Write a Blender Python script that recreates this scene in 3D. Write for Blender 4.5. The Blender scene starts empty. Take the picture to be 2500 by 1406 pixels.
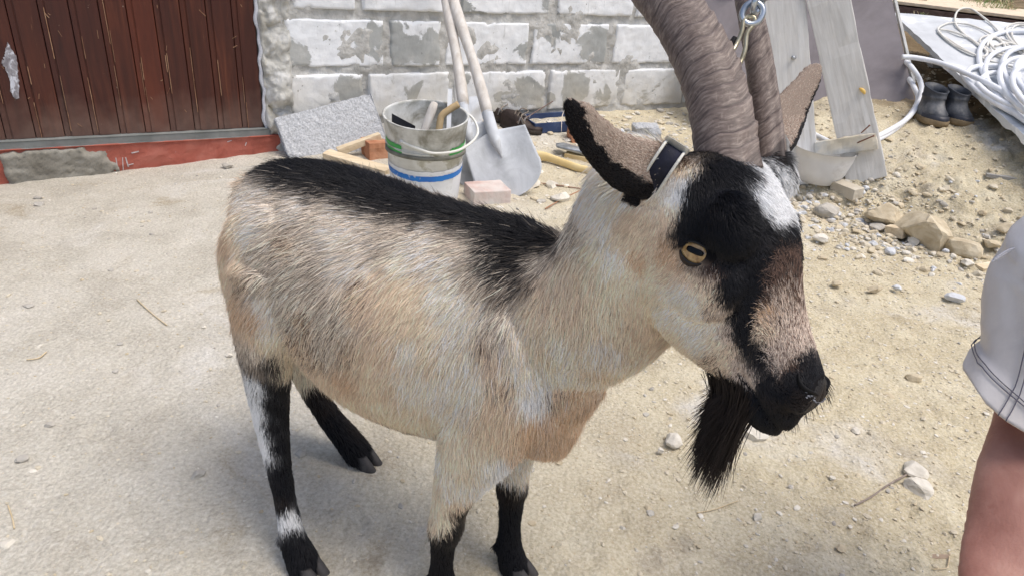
import bpy, bmesh, math, random
import numpy as np
from mathutils import Vector, Matrix
from mathutils.bvhtree import BVHTree
random.seed(7); RNG = np.random.default_rng(11)
SC = bpy.context.scene; COL = SC.collection
# ---------------------------------------------------------------- camera (units: 1 = camera height)
FPX = 1720.0; PCX, PCY = 1250.0, 703.0
_d = np.array([-300., 3300., FPX]); _d /= np.linalg.norm(_d); _up = -_d
_fh = np.array([0, 0, 1.]) - _up * _up[2]; _fh /= np.linalg.norm(_fh)
CM = np.stack([np.cross(_fh, _up), _fh, _up])          # world <- camera (x right, y down, z forward)
CAM = np.array([0, 0, 1.0])
cd = bpy.data.cameras.new('camera'); cam = bpy.data.objects.new('camera', cd); COL.objects.link(cam); SC.camera = cam
cd.sensor_width = 36; cd.lens = 36 * FPX / 2500; cd.clip_start = .02; cd.clip_end = 500
_R = np.stack([CM @ [1, 0, 0], CM @ [0, -1, 0], CM @ [0, 0, -1]], axis=1)
cam.matrix_world = Matrix([[*_R[0], CAM[0]], [*_R[1], CAM[1]], [*_R[2], CAM[2]], [0, 0, 0, 1]])
# ---------------------------------------------------------------- sky and sun
SUN_EL, SUN_AZ = 68, 110           # azimuth clockwise from +Y
w = bpy.data.worlds.new('World'); SC.world = w; w.use_nodes = True
nt = w.node_tree; sky = nt.nodes.new('ShaderNodeTexSky'); sky.sky_type = 'NISHITA'; sky.sun_disc = False
sky.sun_elevation = math.radians(SUN_EL); sky.sun_rotation = math.radians(SUN_AZ); sky.air_density = 1.0; sky.dust_density = 4.0; sky.ozone_density = .6
bg = nt.nodes['Background']; bg.inputs['Strength'].default_value = .15
nt.links.new(sky.outputs[0], bg.inputs['Color'])
sd = bpy.data.lights.new('sun', 'SUN'); sd.energy = 1.6; sd.angle = math.radians(30); sd.color = (1, .97, .91)
sun = bpy.data.objects.new('sun', sd); COL.objects.link(sun)
_a, _e = math.radians(SUN_AZ), math.radians(SUN_EL)
SUNV = Vector((math.sin(_a) * math.cos(_e), math.cos(_a) * math.cos(_e), math.sin(_e)))
sun.rotation_euler = SUNV.to_track_quat('Z', 'Y').to_euler()
SC.view_settings.view_transform = 'Standard'; SC.view_settings.look = 'None'
SC.view_settings.exposure = 0.30; SC.view_settings.gamma = 1
SC.cycles.use_denoising = True; SC.cycles.max_bounces = 6; SC.cycles.transparent_max_bounces = 8
# ---------------------------------------------------------------- helpers
def unit(v): v = np.asarray(v, float); return v / np.linalg.norm(v)
def ray(px, py): return unit(CM @ np.array([px - PCX, py - PCY, FPX]))
def at(px, py, dep): return CAM + CM @ (np.array([px - PCX, py - PCY, FPX]) / FPX * dep)   # camera-axis depth
def srgb(r, g, b):
    return tuple((c / 255 / 12.92 if c / 255 <= .04045 else ((c / 255 + .055) / 1.055) ** 2.4) for c in (r, g, b)) + (1,)
def vnoise(P, seed=0):                                   # value noise, P (n,3) -> (n,)
    P = np.asarray(P, float); i = np.floor(P).astype(np.int64); f = P - i; f = f * f * (3 - 2 * f)
    def h(a):
        n = (a[:, 0] * 374761393 + a[:, 1] * 668265263 + a[:, 2] * 2147483647 + seed * 1274126177) & 0xffffffff
        n = ((n ^ (n >> 13)) * 1274126177) & 0xffffffff
        return ((n ^ (n >> 16)) & 0xffff) / 65535.0
    r = 0
    for dx in (0, 1):
        for dy in (0, 1):
            for dz in (0, 1):
                wgt = (f[:, 0] if dx else 1 - f[:, 0]) * (f[:, 1] if dy else 1 - f[:, 1]) * (f[:, 2] if dz else 1 - f[:, 2])
                r = r + wgt * h(i + np.array([dx, dy, dz]))
    return r * 2 - 1
def fbm(P, octv=4, seed=0, gain=.5):
    P = np.asarray(P, float); r = 0; a = 1
    for k in range(octv): r = r + a * vnoise(P * 2 ** k + k * 17.3, seed + k); a *= gain
    return r
def P2(x, y): return np.stack([x, y, np.zeros_like(x)], 1)
def sstep(a, b, x): t = np.clip((x - a) / (b - a), 0, 1); return t * t * (3 - 2 * t)

# wall frame
P0 = np.array([-1.09218, 3.07865, 0.]); WD = np.array([.8643, .50298, 0]); WN = np.array([.50298, -.8643, 0])
def W(s, z, off=0.): return P0 + WD * s + WN * off + np.array([0, 0, z])
def wallhit(px, py, off=0.):
    r = ray(px, py); q = P0 + WN * off; return CAM + r * (((q - CAM) @ WN) / (r @ WN))
def terrain(x, y):
    x = np.asarray(x, float); y = np.asarray(y, float)
    dx, dy = x - 1.30, y - 2.95; p = dx * .78 - dy * .627; q = dx * .627 + dy * .78
    w_ = sstep(0, .5, p + .6 + .25 * q); qq = np.maximum(q, 0)
    h = w_ * (.27 * (1 - np.exp(-qq / .5)) + .10 * np.minimum(qq, 12))
    rx, ry = x - P0[0], y - P0[1]; s = rx * WD[0] + ry * WD[1]; d = rx * WN[0] + ry * WN[1]
    h = h + np.clip(.062 * s, -.07, .10) * np.exp(-np.abs(d) / .35)
    return h
def hit(px, py, dz=0.):
    r = ray(px, py); t = .3
    for _ in range(4000):
        P = CAM + r * t
        if P[2] < float(terrain(P[0], P[1])) + dz: break
        t += .004
    return P
# materials
def new_mat(name):
    m = bpy.data.materials.new(name); m.use_nodes = True; return m, m.node_tree.nodes, m.node_tree.links, m.node_tree.nodes['Principled BSDF']
def noise_mat(name, stops, scale=8, detail=8, rough=.85, bump=.3, bscale=None, bdist=.01, dist=0., spec=.25, stretch=None, metal=0., stops2=None, scale2=2., fac2=(.45, .6), rand=0., rgh=.6):
    """colour ramp over noise (+ a second ramp mixed in by a broad noise mask), bump from a finer noise"""
    m, N, L, b = new_mat(name)
    tc = N.new('ShaderNodeTexCoord'); src = tc.outputs['Object']
    if stretch:
        mp = N.new('ShaderNodeMapping'); mp.inputs['Scale'].default_value = stretch; L.new(src, mp.inputs[0]); src = mp.outputs[0]
    def nz(sc, dt, ds=0.):
        n = N.new('ShaderNodeTexNoise'); n.inputs['Scale'].default_value = sc; n.inputs['Detail'].default_value = dt; n.inputs['Roughness'].default_value = rgh; n.inputs['Distortion'].default_value = ds; L.new(src, n.inputs['Vector']); return n.outputs['Fac']
    def ramp(f, st):
        r = N.new('ShaderNodeValToRGB'); e = r.color_ramp.elements
        while len(e) < len(st): e.new(.5)
        for k, (p_, c_) in enumerate(st): e[k].position = p_; e[k].color = srgb(*c_)
        L.new(f, r.inputs[0]); return r.outputs[0]
    c = ramp(nz(scale, detail, dist), stops)
    if stops2:
        c2 = ramp(nz(scale * 1.7, detail), stops2)
        mr = N.new('ShaderNodeMapRange'); mr.inputs[1].default_value, mr.inputs[2].default_value = fac2; L.new(nz(scale2, 6, .4), mr.inputs[0])
        mx = N.new('ShaderNodeMix'); mx.data_type = 'RGBA'; L.new(mr.outputs[0], mx.inputs['Factor']); L.new(c, mx.inputs['A']); L.new(c2, mx.inputs['B']); c = mx.outputs['Result']
    if rand:
        oi = N.new('ShaderNodeObjectInfo'); mr = N.new('ShaderNodeMapRange'); mr.inputs[3].default_value = 1 - rand; mr.inputs[4].default_value = 1 + rand; L.new(oi.outputs['Random'], mr.inputs[0])
        hs = N.new('ShaderNodeHueSaturation'); L.new(mr.outputs[0], hs.inputs['Value']); L.new(c, hs.inputs['Color']); c = hs.outputs[0]
    L.new(c, b.inputs['Base Color']); b.inputs['Roughness'].default_value = rough; b.inputs['Specular IOR Level'].default_value = spec; b.inputs['Metallic'].default_value = metal
    if bump:
        bn = N.new('ShaderNodeBump'); bn.inputs['Strength'].default_value = bump; bn.inputs['Distance'].default_value = bdist
        L.new(nz(bscale or scale * 3, 8), bn.inputs['Height']); L.new(bn.outputs[0], b.inputs['Normal'])
    return m
# objects
def link(o, parent=None):
    COL.objects.link(o)
    if parent is not None:
        o.parent = parent; o.matrix_parent_inverse = parent.matrix_world.inverted()
    return o
def tag(o, label=None, cat=None, group=None, kind=None):
    for k, v in (('label', label), ('category', cat), ('group', group), ('kind', kind)):
        if v: o[k] = v
    return o
def empty(name, loc, label, cat, group=None):
    o = bpy.data.objects.new(name, None); o.empty_display_size = .05; COL.objects.link(o)
    o.matrix_world = Matrix.Translation(Vector(np.asarray(loc, float).tolist())); o.location = Vector(np.asarray(loc, float).tolist())
    return tag(o, label, cat, group)
def meshobj(name, V, Fc, mat=None, parent=None, smooth=False, origin=None):
    V = np.asarray(V, float); org = np.zeros(3) if origin is None else np.asarray(origin, float)
    me = bpy.data.meshes.new(name); me.from_pydata((V - org).tolist(), [], [tuple(int(i) for i in f) for f in Fc]); me.update()
    if smooth: me.polygons.foreach_set('use_smooth', [True] * len(me.polygons))
    for m in (mat if isinstance(mat, (list, tuple)) else [mat]):
        if m: me.materials.append(m)
    o = bpy.data.objects.new(name, me); o.location = Vector(org.tolist()); o.matrix_world = Matrix.Translation(o.location)
    return link(o, parent)
class MB:
    """collects shapes into one mesh"""
    def __init__(s): s.V = []; s.F = []; s.n = 0; s.mi = []
    def add(s, V, Fc, mi=0):
        V = np.asarray(V, float); s.V.append(V); s.F += [tuple(i + s.n for i in f) for f in Fc]; s.mi += [mi] * len(Fc); s.n += len(V)
    def box(s, c, X, Y, Z, mi=0, bev=0.):                # half-axis vectors
        bm = bmesh.new(); bmesh.ops.create_cube(bm, size=2)
        c, X, Y, Z = [np.asarray(v, float) for v in (c, X, Y, Z)]
        for v in bm.verts:
            q = c + X * v.co.x + Y * v.co.y + Z * v.co.z; v.co = Vector(q.tolist())
        if bev: bmesh.ops.bevel(bm, geom=list(bm.edges), offset=bev, segments=2, affect='EDGES', profile=.6)
        bmesh.ops.recalc_face_normals(bm, faces=bm.faces)
        bm.verts.ensure_lookup_table(); bm.verts.index_update()
        s.add([v.co[:] for v in bm.verts], [[v.index for v in f.verts] for f in bm.faces], mi); bm.free()
    def tube(s, pts, r, seg=10, cap=True, mi=0, ell=None, side=None):
        rings = tube_rings(pts, r, ell, side); s.loft(rings, seg, cap, mi)
    def loft(s, rings, seg=24, cap=True, mi=0, ex=1.0):
        V, Fc = loft(rings, seg, cap, ex); s.add(V, Fc, mi)
    def build(s, name, mat, parent=None, smooth=False, origin=None):
        V = np.concatenate(s.V); o = meshobj(name, V, s.F, mat, parent, smooth, V.mean(0) if origin is None else origin)
        if isinstance(mat, (list, tuple)) and len(mat) > 1: o.data.polygons.foreach_set('material_index', s.mi)
        return o
def tube_rings(pts, r, ell=None, side=None):
    pts = [np.asarray(p, float) for p in pts]; n = len(pts); r = [r] * n if np.isscalar(r) else list(r); out = []; sv = None
    for i in range(n):
        d = unit(pts[min(i + 1, n - 1)] - pts[max(i - 1, 0)])
        if sv is None:
            ref = np.asarray(side, float) if side is not None else (np.array([0, 0, 1.]) if abs(d[2]) < .9 else np.array([1., 0, 0]))
            sv = ref
        sv = unit(sv - d * (sv @ d)); up = np.cross(d, sv)
        e = (ell if np.isscalar(ell) else ell[i]) if ell is not None else 1
        out.append((pts[i], sv * r[i], up * r[i] * e, -up * r[i] * e))
    return out
def loft(rings, seg=24, cap=True, ex=1.0):
    V = []; Fc = []
    for c, s_, u, d in rings:
        for k in range(seg):
            t = 2 * math.pi * k / seg; a, b = math.cos(t), math.sin(t)
            a = math.copysign(abs(a) ** ex, a); b = math.copysign(abs(b) ** ex, b)
            V.append(c + s_ * a + (u * b if b > 0 else d * -b))
    for i in range(len(rings) - 1):
        for k in range(seg):
            k2 = (k + 1) % seg; Fc.append((i * seg + k, i * seg + k2, (i + 1) * seg + k2, (i + 1) * seg + k))
    if cap:
        Fc.append(tuple(range(seg - 1, -1, -1))); o = (len(rings) - 1) * seg; Fc.append(tuple(range(o, o + seg)))
    return V, Fc
def spline(pts, n):
    """Catmull-Rom through pts -> n points"""
    P = np.asarray(pts, float); m = len(P); Q = np.vstack([2 * P[0] - P[1], P, 2 * P[-1] - P[-2]]); out = []
    for t in np.linspace(0, m - 1, n):
        i = min(int(t), m - 2); f = t - i; a, b, c, d = Q[i], Q[i + 1], Q[i + 2], Q[i + 3]
        out.append(.5 * (2 * b + (c - a) * f + (2 * a - 5 * b + 4 * c - d) * f * f + (3 * b - a - 3 * c + d) * f ** 3))
    return np.array(out)
_ICO = {}
def ico(sub):
    if sub not in _ICO:
        bm = bmesh.new(); bmesh.ops.create_icosphere(bm, subdivisions=sub, radius=1)
        bm.verts.ensure_lookup_table(); bm.verts.index_update()
        _ICO[sub] = (np.array([v.co[:] for v in bm.verts]), [[v.index for v in f.verts] for f in bm.faces]); bm.free()
    return _ICO[sub]
def rock(seed, size, sub=3, rough=.35, facets=12):
    """angular stone: sphere cut by random planes + noise, size = (x,y,z) half extents"""
    V, Fc = ico(sub); V = V.copy(); rg = np.random.default_rng(seed)
    for _ in range(facets):
        n = unit(rg.normal(size=3)); h = rg.uniform(.50, .80); d = V @ n; m = d > h; V[m] -= np.outer(d[m] - h, n)
    V = V * (1 + rough * .35 * fbm(V * 1.7 + seed * 3.1, 3, seed))[:, None]
    return V * np.asarray(size), Fc
def rotz(V, a): c, s = math.cos(a), math.sin(a); return V @ np.array([[c, s, 0], [-s, c, 0], [0, 0, 1]])
def subdiv_noise(o, cuts_len, amp, freq, seed=0, octv=4):
    """subdivide a mesh object's long edges and push its verts by noise: worn, uneven surfaces"""
    bm = bmesh.new(); bm.from_mesh(o.data)
    for _ in range(7):
        ed = [e for e in bm.edges if e.calc_length() > cuts_len]
        if not ed: break
        bmesh.ops.subdivide_edges(bm, edges=ed, cuts=1, use_grid_fill=True)
    bmesh.ops.triangulate(bm, faces=[f for f in bm.faces if len(f.verts) > 4])
    bm.normal_update(); P = np.array([v.co[:] for v in bm.verts]); Nn = np.array([v.normal[:] for v in bm.verts])
    Q = P + Nn * (fbm(P * freq, octv, seed) * amp)[:, None]
    for v, q in zip(bm.verts, Q): v.co = Vector(q.tolist())
    bm.to_mesh(o.data); bm.free(); o.data.update(); return o
# ================================================================ GROUND
def axis(lo, hi, c0, c1, fine, grow=1.12):
    a = list(np.arange(c0, c1 + 1e-6, fine)); st = fine
    while a[-1] < hi: st *= grow; a.append(a[-1] + st)
    st = fine
    while a[0] > lo: st *= grow; a.insert(0, a[0] - st)
    return np.array(a)
gx = axis(-90, 90, -1.9, 2.3, .0095); gy = axis(-60, 120, .6, 4.0, .0095)
GX, GY = np.meshgrid(gx, gy); fx, fy = GX.ravel(), GY.ravel()
def prints(x, y):
    """shoe treads and hoof prints pressed in the dust"""
    r = np.zeros_like(x)
    for k, (px, py, kind) in enumerate([(330, 900, 0), (560, 930, 0), (420, 1010, 0), (150, 1180, 0), (640, 880, 0), (300, 1230, 0), (1960, 1330, 1), (2080, 1290, 1), (2200, 1240, 1), (2180, 1370, 1), (1900, 1180, 1), (2010, 1180, 1), (1500, 1280, 1), (1420, 1370, 1), (1650, 1340, 1), (860, 1300, 1), (240, 1060, 1), (2300, 1030, 1), (1980, 790, 1)]):
        c = hit(px, py); a = (k * 2.4) % 3.1; u = (x - c[0]) * math.cos(a) + (y - c[1]) * math.sin(a); v = -(x - c[0]) * math.sin(a) + (y - c[1]) * math.cos(a)
        if kind == 0: m = np.exp(-(u / .10) ** 4 - (v / .035) ** 4); r += m * (-.0035 + .0022 * np.sin(u * 330 + 8 * np.abs(v) * 20))
        else: q = np.hypot(u / 1.3, v); r += -.0055 * np.exp(-((q - .016) / .009) ** 2) * (u > -.02) + .003 * np.exp(-((q - .036) / .010) ** 2)
    return r
def ground_detail(x, y):
    P = P2(x, y); dx, dy = x - 1.30, y - 2.95; p = dx * .78 - dy * .627; q = dx * .627 + dy * .78
    rubble = np.exp(-(q / .28) ** 2) * sstep(-1.3, -.5, p) + sstep(-.2, .2, q) * sstep(-.4, .2, p) * .8
    rgt = sstep(-.3, 1.2, x)
    a = fbm(P * 1.3, 3, 3) * .010 + fbm(P * 6, 3, 5) * (.0030 + .003 * rgt) + fbm(P * 26, 4, 9) * (.0020 + .0034 * rgt + .006 * rubble)
    clods = np.maximum(fbm(P * 11, 4, 21), 0) ** 1.5 * .02 * rubble
    return a + clods + prints(x, y)
gz = terrain(fx, fy) + ground_detail(fx, fy)
nxg, nyg = len(gx), len(gy)
idx = np.arange(nxg * nyg).reshape(nyg, nxg)
quads = np.stack([idx[:-1, :-1], idx[:-1, 1:], idx[1:, 1:], idx[1:, :-1]], -1).reshape(-1, 4)
me = bpy.data.meshes.new('ground')
me.vertices.add(nxg * nyg); me.vertices.foreach_set('co', np.stack([fx, fy, gz], 1).ravel())
me.loops.add(quads.size); me.loops.foreach_set('vertex_index', quads.ravel())
me.polygons.add(len(quads)); me.polygons.foreach_set('loop_start', np.arange(0, quads.size, 4)); me.polygons.foreach_set('loop_total', np.full(len(quads), 4))
me.polygons.foreach_set('use_smooth', np.ones(len(quads), bool)); me.update(); me.validate()
def make_ground_mat():
    m, N, L, b = new_mat('dusty_earth')
    tc = N.new('ShaderNodeTexCoord'); src = tc.outputs['Object']
    def nz(sc, dt=8, ds=0., rg=.6):
        n = N.new('ShaderNodeTexNoise'); n.inputs['Scale'].default_value = sc; n.inputs['Detail'].default_value = dt; n.inputs['Roughness'].default_value = rg; n.inputs['Distortion'].default_value = ds; L.new(src, n.inputs['Vector']); return n.outputs['Fac']
    def ramp(f, st):
        r = N.new('ShaderNodeValToRGB'); e = r.color_ramp.elements
        while len(e) < len(st): e.new(.5)
        for k, (p_, c_) in enumerate(st): e[k].position = p_; e[k].color = srgb(*c_)
        L.new(f, r.inputs[0]); return r.outputs[0]
    def mix(f, a, b_, mode='MIX'):
        x = N.new('ShaderNodeMix'); x.data_type = 'RGBA'; x.blend_type = mode
        if isinstance(f, float): x.inputs['Factor'].default_value = f
        else: L.new(f, x.inputs['Factor'])
        L.new(a, x.inputs['A']); L.new(b_, x.inputs['B']); return x.outputs['Result']
    def mrange(f, a, b_):
        r = N.new('ShaderNodeMapRange'); r.inputs[1].default_value = a; r.inputs[2].default_value = b_; r.interpolation_type = 'SMOOTHSTEP'; L.new(f, r.inputs[0]); return r.outputs[0]
    grey = ramp(nz(5, 10, .3), [(.28, (166, 161, 150)), (.5, (188, 184, 173)), (.72, (204, 200, 191))])
    sand = ramp(nz(6, 10, .3), [(.28, (170, 156, 125)), (.5, (194, 182, 151)), (.72, (209, 200, 173))])
    sx = N.new('ShaderNodeSeparateXYZ'); L.new(src, sx.inputs[0])
    # left of the yard is trodden cement dust, right is dug sandy earth
    ad = N.new('ShaderNodeMath'); ad.operation = 'MULTIPLY_ADD'; L.new(nz(1.6, 6, .5), ad.inputs[0]); ad.inputs[1].default_value = 1.6; L.new(sx.outputs[0], ad.inputs[2])
    c = mix(mrange(ad.outputs[0], .0, 1.5), grey, sand)
    # pale dusty stains and darker damp clods
    c = mix(mrange(nz(2.3, 7, .8), .54, .74), c, ramp(nz(40), [(.3, (204, 202, 197)), (.7, (214, 212, 208))]))
    c = mix(mrange(nz(3.6, 10, .9), .56, .72), c, ramp(nz(30), [(.3, (150, 140, 122)), (.7, (176, 166, 146))]))
    vo = N.new('ShaderNodeTexVoronoi'); vo.inputs['Scale'].default_value = 120; L.new(src, vo.inputs['Vector'])
    gr = ramp(nz(130, 6, 0, .75), [(.36, (118, 108, 92)), (.5, (192, 182, 164)), (.64, (236, 231, 220))])
    c = mix(.30, c, gr)
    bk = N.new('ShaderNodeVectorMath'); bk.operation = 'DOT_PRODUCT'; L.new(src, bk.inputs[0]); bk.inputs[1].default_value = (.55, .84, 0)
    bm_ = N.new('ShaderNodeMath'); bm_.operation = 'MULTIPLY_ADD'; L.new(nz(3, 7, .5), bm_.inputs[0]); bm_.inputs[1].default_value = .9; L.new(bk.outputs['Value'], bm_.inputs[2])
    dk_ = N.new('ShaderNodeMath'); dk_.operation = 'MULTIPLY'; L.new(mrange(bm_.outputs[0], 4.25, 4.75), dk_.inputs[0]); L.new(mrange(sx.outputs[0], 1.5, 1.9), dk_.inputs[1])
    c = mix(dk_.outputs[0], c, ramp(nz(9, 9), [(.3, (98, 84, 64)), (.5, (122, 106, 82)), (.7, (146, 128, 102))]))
    L.new(c, b.inputs['Base Color']); b.inputs['Roughness'].default_value = .95; b.inputs['Specular IOR Level'].default_value = .12
    bn = N.new('ShaderNodeBump'); bn.inputs['Strength'].default_value = .8; bn.inputs['Distance'].default_value = .008
    ah = N.new('ShaderNodeMath'); ah.operation = 'ADD'; L.new(nz(70, 8, 0, .65), ah.inputs[0])
    mh = N.new('ShaderNodeMath'); mh.operation = 'MULTIPLY'; L.new(vo.outputs['Distance'], mh.inputs[0]); mh.inputs[1].default_value = -.35; L.new(mh.outputs[0], ah.inputs[1])
    L.new(ah.outputs[0], bn.inputs['Height']); L.new(bn.outputs[0], b.inputs['Normal'])
    return m
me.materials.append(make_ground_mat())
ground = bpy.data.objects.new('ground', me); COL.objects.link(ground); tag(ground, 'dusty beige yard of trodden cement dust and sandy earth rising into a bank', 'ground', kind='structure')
def gz_at(x, y):
    x = np.atleast_1d(np.asarray(x, float)); y = np.atleast_1d(np.asarray(y, float)); return terrain(x, y) + ground_detail(x, y)

# ================================================================ BLOCK WALL
def make_block_mat():
    m, N, L, b = new_mat('whitewashed_block')
    tc = N.new('ShaderNodeTexCoord'); src = tc.outputs['Object']
    def nz(sc, dt=8, ds=0., rg=.6, v=None):
        n = N.new('ShaderNodeTexNoise'); n.inputs['Scale'].default_value = sc; n.inputs['Detail'].default_value = dt; n.inputs['Roughness'].default_value = rg; n.inputs['Distortion'].default_value = ds; L.new(v or src, n.inputs['Vector']); return n.outputs['Fac']
    def ramp(f, st):
        r = N.new('ShaderNodeValToRGB'); e = r.color_ramp.elements
        while len(e) < len(st): e.new(.5)
        for k, (p_, c_) in enumerate(st): e[k].position = p_; e[k].color = srgb(*c_)
        L.new(f, r.inputs[0]); return r.outputs[0]
    def mix(f, a, b_):
        x = N.new('ShaderNodeMix'); x.data_type = 'RGBA'; L.new(f, x.inputs['Factor']); L.new(a, x.inputs['A']); L.new(b_, x.inputs['B']); return x.outputs['Result']
    white = ramp(nz(9, 10), [(.3, (220, 223, 226)), (.6, (237, 239, 241))])
    cem = ramp(nz(7, 10, .4), [(.3, (152, 155, 154)), (.55, (172, 174, 172)), (.75, (190, 190, 186))])
    # smeared mortar: broad patches with torn edges, more of it where the 'smear' attribute is high
    at_ = N.new('ShaderNodeAttribute'); at_.attribute_name = 'smear'
    s = N.new('ShaderNodeMath'); s.operation = 'MULTIPLY_ADD'; L.new(nz(5.5, 10, .7, .62), s.inputs[0]); s.inputs[1].default_value = .9; L.new(at_.outputs['Fac'], s.inputs[2])
    mr = N.new('ShaderNodeMapRange'); mr.inputs[1].default_value = .735; mr.inputs[2].default_value = .765; L.new(s.outputs[0], mr.inputs[0])
    c = mix(mr.outputs[0], white, cem)
    # thin saw marks: streaks running diagonally
    mp = N.new('ShaderNodeMapping'); mp.inputs['Rotation'].default_value = (0, math.radians(35), math.radians(-30)); mp.inputs['Scale'].default_value = (60, 60, 7); L.new(src, mp.inputs[0])
    st = N.new('ShaderNodeMapRange'); st.inputs[1].default_value = .60; st.inputs[2].default_value = .72; st.inputs[4].default_value = .55; L.new(nz(1, 5, 0, .6, mp.outputs[0]), st.inputs[0])
    c = mix(st.outputs[0], c, ramp(nz(20), [(.3, (176, 178, 178)), (.7, (206, 208, 208))]))
    pits = N.new('ShaderNodeMapRange'); pits.inputs[1].default_value = .69; pits.inputs[2].default_value = .73; L.new(nz(55, 3), pits.inputs[0])
    c = mix(pits.outputs[0], c, ramp(nz(20), [(.3, (130, 130, 126)), (.7, (150, 150, 145))]))
    # earth splashed up the lowest course
    sx = N.new('ShaderNodeSeparateXYZ'); gp = N.new('ShaderNodeNewGeometry'); L.new(gp.outputs['Position'], sx.inputs[0])
    dm = N.new('ShaderNodeMath'); dm.operation = 'MULTIPLY_ADD'; L.new(nz(6, 8), dm.inputs[0]); dm.inputs[1].default_value = -.5; L.new(sx.outputs[2], dm.inputs[2])
    dr = N.new('ShaderNodeMapRange'); dr.inputs[1].default_value = .12; dr.inputs[2].default_value = -.18; dr.inputs[4].default_value = .7; L.new(dm.outputs[0], dr.inputs[0])
    c = mix(dr.outputs[0], c, ramp(nz(12), [(.3, (168, 160, 142)), (.7, (194, 187, 170))]))
    L.new(c, b.inputs['Base Color']); b.inputs['Roughness'].default_value = .92; b.inputs['Specular IOR Level'].default_value = .15
    bn = N.new('ShaderNodeBump'); bn.inputs['Strength'].default_value = .5; bn.inputs['Distance'].default_value = .006
    ah = N.new('ShaderNodeMath'); ah.operation = 'MULTIPLY_ADD'; L.new(mr.outputs[0], ah.inputs[0]); ah.inputs[1].default_value = .5; L.new(nz(40, 8, 0, .7), ah.inputs[2])
    L.new(ah.outputs[0], bn.inputs['Height']); L.new(bn.outputs[0], b.inputs['Normal']); return m
BLOCK = make_block_mat()
MORTAR = noise_mat('grey_mortar', [(.3, (162, 161, 156)), (.5, (188, 187, 183)), (.7, (208, 207, 203))], 14, 10, .95, .9, 45, .01, .5)
def panel_grid(s0, s1, z0, z1, step):
    ns, nz_ = max(2, int((s1 - s0) / step)), max(2, int((z1 - z0) / step))
    S, Z = np.meshgrid(np.linspace(s0, s1, ns + 1), np.linspace(z0, z1, nz_ + 1)); ii = np.arange(S.size).reshape(S.shape)
    q = np.stack([ii[:-1, :-1], ii[:-1, 1:], ii[1:, 1:], ii[1:, :-1]], -1).reshape(-1, 4); return S.ravel(), Z.ravel(), q, ii
wall = empty('block_wall', W(1.8, 0, -.1), 'rough wall of whitewashed blocks smeared with grey mortar', 'wall')
def build_blocks():
    rows = [(-.12, .10, [-.0, .42, .86, 1.30, 1.74, 2.18, 2.62, 3.06, 3.5]),
            (.118, .334, [.045, .385, .40, .81, .83, 1.36, 1.375, 1.83, 1.85, 2.3, 2.31, 2.76, 2.77, 3.2, 3.21, 3.5]),
            (.352, .565, [.036, .482, .50, .76, .777, 1.232, 1.25, 1.715, 1.75, 2.2, 2.22, 2.66, 2.68, 3.12, 3.14, 3.5]),
            (.592, .812, [.072, .355, .377, .765, .85, 1.335, 1.372, 1.85, 1.87, 2.33, 2.35, 2.8, 2.82, 3.3, 3.31, 3.5])]
    z = .835; k = 0
    while z < 2.1:
        o_ = .0 if k % 2 else .22; a = []; s = .04
        for e in np.arange(o_ + .44, 3.5, .46): a += [s, e]; s = e + .016
        a += [s, 3.5]; rows.append((z, z + .215, a)); z += .237; k += 1
    mb = MB(); sm = []
    rg = np.random.default_rng(5)
    smear_at = [(.40, .48, .3), (.52, .46, .38), (.70, .45, .32), (.56, .24, .3), (.31, .24, .45), (.37, .16, .3), (1.20, .42, .32), (1.66, .45, .42), (1.55, .22, .45), (1.70, .16, .35), (2.0, .2, .3), (.07, .40, .42), (1.10, .2, .2), (1.26, .24, .45), (1.36, .17, .3), (.87, .28, .25), (1.34, .58, .3), (.8, .60, .3)]
    for z0, z1, a in rows:
        prs = list(zip(a[:-1], a[1:])) if z0 < .1 else list(zip(a[0::2], a[1::2]))
        for s0, s1 in prs:
            if s1 - s0 < .05: continue
            if z0 < .1: s1 -= .014
            S, Z, q, ii = panel_grid(s0, s1, z0, z1, .009)
            off = rg.uniform(-.006, .006); tilt = rg.uniform(-.012, .012)
            e = np.minimum.reduce([S - s0, s1 - S, Z - z0, z1 - Z]); P = np.stack([S * 1, Z, np.full_like(S, s0 * 7)], 1)
            rag = fbm(P * 26, 4, 2) * .016
            rr = np.clip((e + rag * .9) / .012, 0, 1); d = .018 * np.sqrt(1 - (1 - rr) ** 2) - .014
            d = d + off + tilt * (S - s0) + fbm(P * 9, 4, 8) * .004 + fbm(P * 40, 3, 4) * .0015
            edge = (e <= 1e-9); d[edge] = -.05
            V = P0 + np.outer(S, WD) + np.outer(d, WN); V[:, 2] += Z + np.where(edge, 0, fbm(P * 15, 2, 6) * .003)
            mb.add(V, q)
            v = np.zeros(len(S))
            for sx_, zx_, am in smear_at: v = np.maximum(v, am * np.exp(-(((S - sx_) / .13) ** 2 + ((Z - zx_) / .12) ** 2)))
            v = np.maximum(v, .26 * np.exp(-e / .016)); sm.append(v + .11 * rg.random())
    o = mb.build('block', BLOCK, wall, True)
    at_ = o.data.attributes.new('smear', 'FLOAT', 'POINT'); at_.data.foreach_set('value', np.concatenate(sm).astype(np.float32))
    # mortar bed: one lumpy face behind the block faces, plus the wall's body
    S, Z, q, ii = panel_grid(-.03, 3.52, -.2, 2.1, .012); P = np.stack([S, Z, 0 * S], 1)
    d = -.004 + fbm(P * 8, 4, 31) * .011 + fbm(P * 35, 4, 33) * .006
    V = P0 + np.outer(S, WD) + np.outer(d, WN); V[:, 2] += Z
    m2 = MB(); m2.add(V, q); m2.box(W(1.745, .95, -.135), WD * 1.775, WN * .1, np.array([0, 0, 1.15]))
    m2.build('mortar', MORTAR, wall, True)
build_blocks()
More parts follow.
